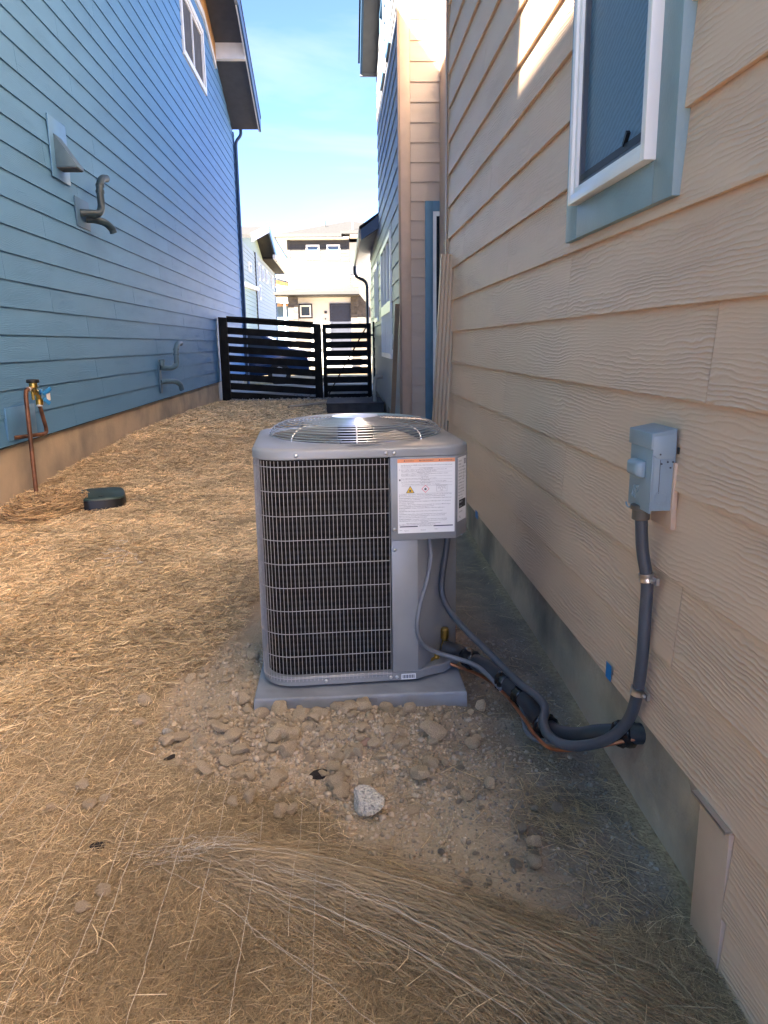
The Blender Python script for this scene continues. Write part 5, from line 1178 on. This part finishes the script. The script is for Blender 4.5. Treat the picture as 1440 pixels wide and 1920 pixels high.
strips('brown_straw', x, y, rng.uniform(0, 3.14, len(x)), rng.gamma(3, .015, len(x)) + .018, rng.uniform(.0016, .0038, len(x)), rng.uniform(.010, .032, len(x)), 'straw_brown', kind='stuff', label='darker patches of trodden straw along the passage', cat='straw')
x, y = straw_pts(600, -2.4, .7, 1.05, 5.5)
blades('loose_stalks', x, y, rng.uniform(0, 3.14, len(x)), rng.gamma(3, .014, len(x)) + .02, rng.uniform(.0012, .0026, len(x)), rng.uniform(.012, .030, len(x)), 'pale_straw', tilt=.18, kind='stuff', label='loose pale stalks lying on top of the straw mat', cat='straw')
x, y = straw_pts(70000, -2.5, .66, 9.0, 15.6); k = ~((x > -.3) & (y < 14.4)); x, y = x[k], y[k]
strips('distant_straw', x, y, rng.uniform(0, 3.14, len(x)), rng.gamma(4, .025, len(x)) + .03, rng.uniform(.004, .009, len(x)), rng.uniform(0, .03, len(x)), 'straw', kind='stuff', label='straw mat in front of the black fence', cat='straw')
x, y = rng.uniform(-2.5, -1.5, 12000), rng.uniform(2.4, 5, 12000)
strips('distant_straw', x, y, rng.uniform(0, 3.14, len(x)), rng.gamma(4, .016, len(x)) + .02, rng.uniform(.002, .004, len(x)), rng.uniform(0, .02, len(x)), 'straw', kind='stuff', label='straw mat at the far left beside the standpipe', cat='straw')
# scraps of straw along the foundation and behind the condenser
n = 1500; x = np.concatenate([rng.normal(.60, .05, 420), rng.normal(.56, .055, 380), rng.uniform(.40, .74, 300), rng.uniform(-.6, .5, 400)]); y = np.concatenate([rng.uniform(1.3, 1.85, 420), rng.normal(1.83, .07, 380), rng.uniform(1.9, 4.2, 300), rng.uniform(1.6, 2.35, 400)])
k = ~((y > 2.38) & (x < .42)); x, y = x[k], y[k]
blades('straw_scraps', x, y, np.where(x > .5, rng.normal(-.9, .7, len(x)), rng.uniform(0, 3.14, len(x))), rng.gamma(4, .011, len(x)) + .01, rng.uniform(.001, .0028, len(x)), rng.uniform(0, .012, len(x)), 'straw_brown', kind='stuff', label='scattered straw scraps on the bare dirt beside the foundation', cat='straw')
# combed netting fibres over the folded edge of the mat
def fibres(name, starts, r, mk, **t):
    mb = MB()
    for p in starts: mb.tube(p, r, 3, caps=False)
    return mb.build(name, mk, **t)
fl = []
RV = [Vector((*p, 0)) for p in RIDGE]
rp_ = spline(RV, 6)
for i in range(1300):
    k0 = int(random.triangular(2, len(rp_) - 7, 8)); kn_ = random.randint(2, 6)
    side = random.gauss(0, .06) - .01; fan = random.gauss(0, .010); ps = []; h0 = random.uniform(.0, .02)
    for q in range(kn_):
        c = rp_[min(k0 + q, len(rp_) - 1)]; d = (rp_[min(k0 + q + 1, len(rp_) - 1)] - rp_[min(k0 + q, len(rp_) - 2)]); d.normalize(); nn_ = Vector((-d.y, d.x, 0)); spread = .35 + .11 * (k0 + q) / 2.2
        c = c + nn_ * (side * spread + fan * q + random.gauss(0, .003)); ps.append((c.x, c.y))
    if len(set(ps)) < 2: continue
    zs_ = gz(np.array([q[0] for q in ps]), np.array([q[1] for q in ps])); fl.append([(a_, b_, float(z_) + .006 + h0) for (a_, b_), z_ in zip(ps, zs_)])
fibres('netting_fibres', fl, .0007, 'fibre', kind='stuff', label='combed brown fibres along the folded edge of the straw mat', cat='straw mat')
# netting strings, running along the passage
st_ = []
for i in range(26):
    x0 = -2.2 + i * .088 + random.uniform(-.03, .03); y = random.uniform(1.05, 1.5); x = x0
    while y < 7.5:
        ln_ = random.uniform(.3, 1.3) if x0 > -1.4 else random.uniform(.2, .7); ps = []
        q = y
        while q < min(y + ln_, 7.5):
            x += random.gauss(0, .0028); 
            if float(dist_poly(np.array([x]), np.array([q]), DIRT)[0]) > .01: break
            ps.append((x, q, g1(x, q) + .018 + random.gauss(0, .002))); q += .045 + .02 * (q > 3)
        if len(ps) > 2: st_.append(ps)
        y += ln_ + random.uniform(.05, .7) * (1 if x0 > -1.2 else 2)
fibres('netting_string', st_, .00065, 'string', kind='stuff', label='thin pale netting strings running along the straw mat', cat='netting')
ws = []
for i in range(11):
    k0 = random.randint(0, 14); sd0 = max(-.16, min(.05, random.gauss(-.04, .07))); ps = []
    for q in range(k0, min(k0 + random.randint(6, 22), len(rp_) - 1)):
        c = rp_[q]; d = (rp_[q + 1] - rp_[q]).normalized(); nn_ = Vector((-d.y, d.x, 0)); c = c + nn_ * (sd0 * (.3 + q / 12) + random.gauss(0, .003)); ps.append((c.x, c.y, g1(c.x, c.y) + .026 + random.uniform(0, .006)))
    ws.append(ps)
for i in range(34):                       # frayed white tangle at the start of the fold
    a_ = Vector((random.gauss(-.36, .06), random.gauss(1.70, .018))); ps = []; h = random.uniform(0, 6.28)
    for q in range(random.randint(6, 14)):
        h += random.gauss(0, .8); a_ = a_ + .012 * Vector((math.cos(h) * 1.4, math.sin(h) * .6)); ps.append((a_.x, a_.y, g1(a_.x, a_.y) + .022 + random.uniform(0, .012)))
    ws.append(ps)
fibres('netting_tangle', ws, .00038, 'white_string', kind='stuff', label='frayed white netting strands on the folded mat edge', cat='netting')
tg_ = []
for i in range(9):
    a_ = Vector((random.gauss(-1.33, .03), 4.50 - i * .035)); ps = []; h = random.uniform(0, 6.28)
    for q in range(14):
        h += random.gauss(0, .9); a_ = a_ + .016 * Vector((math.cos(h), math.sin(h) - .3)); ps.append((a_.x + .012 * i, a_.y, g1(a_.x, a_.y) + .024 + random.uniform(0, .006)))
    tg_.append(ps)
fibres('netting_scrap', tg_, .002, 'white_string', label='white scrap of tangled netting lying on the straw at left', cat='netting')
# bundled tuft of straw by the standpipe
tf = []
for i in range(1800):
    t = random.random(); cx_, cy_ = -2.20 + .24 * t, 5.16 + .36 * t; R0 = .17 - .05 * t
    a0 = random.uniform(0, 6.28); r_ = R0 * math.sqrt(random.random()); gc_ = g1(cx_, cy_); el_ = random.uniform(.3, 1.0); ps = []
    for q in range(5):
        a_ = a0 + q * random.uniform(.15, .32); ps.append((cx_ + r_ * math.cos(a_), cy_ + .9 * r_ * math.sin(a_), gc_ + .02 + (.20 - .02 * t) * math.sqrt(max(0, 1 - (r_ / R0) ** 2)) * el_ + random.uniform(-.008, .01)))
    tf.append(ps)
fibres('straw_tuft', tf, .0028, 'tuft', label='matted heap of straw and netting rolled up beside the green valve box', cat='straw heap')
MB().add([(-2.19 + a_ * .03, 4.05 + b_ * .03, g1(-2.19, 4.05) + .03 + c * .012) for a_, b_, c in ((0, 0, 0), (1, .2, .3), (1.1, .7, .8), (.2, .6, .4))] + [(-2.19 + a_ * .03, 4.05 + b_ * .03, g1(-2.19, 4.05) + .028 + c * .012) for a_, b_, c in ((0, 0, 0), (1, .2, .3), (1.1, .7, .8), (.2, .6, .4))], [(0, 1, 2, 3), (7, 6, 5, 4), (0, 4, 5, 1), (1, 5, 6, 2), (2, 6, 7, 3), (3, 7, 4, 0)]).build('plastic_scrap', 'red', label='tiny red plastic scrap on the straw at far left', cat='litter')

# ------------------------------------------------------------------ lift everything so that the soil lies near zero
for o in list(SC.objects):
    if o.parent is None: o.location.z += UP
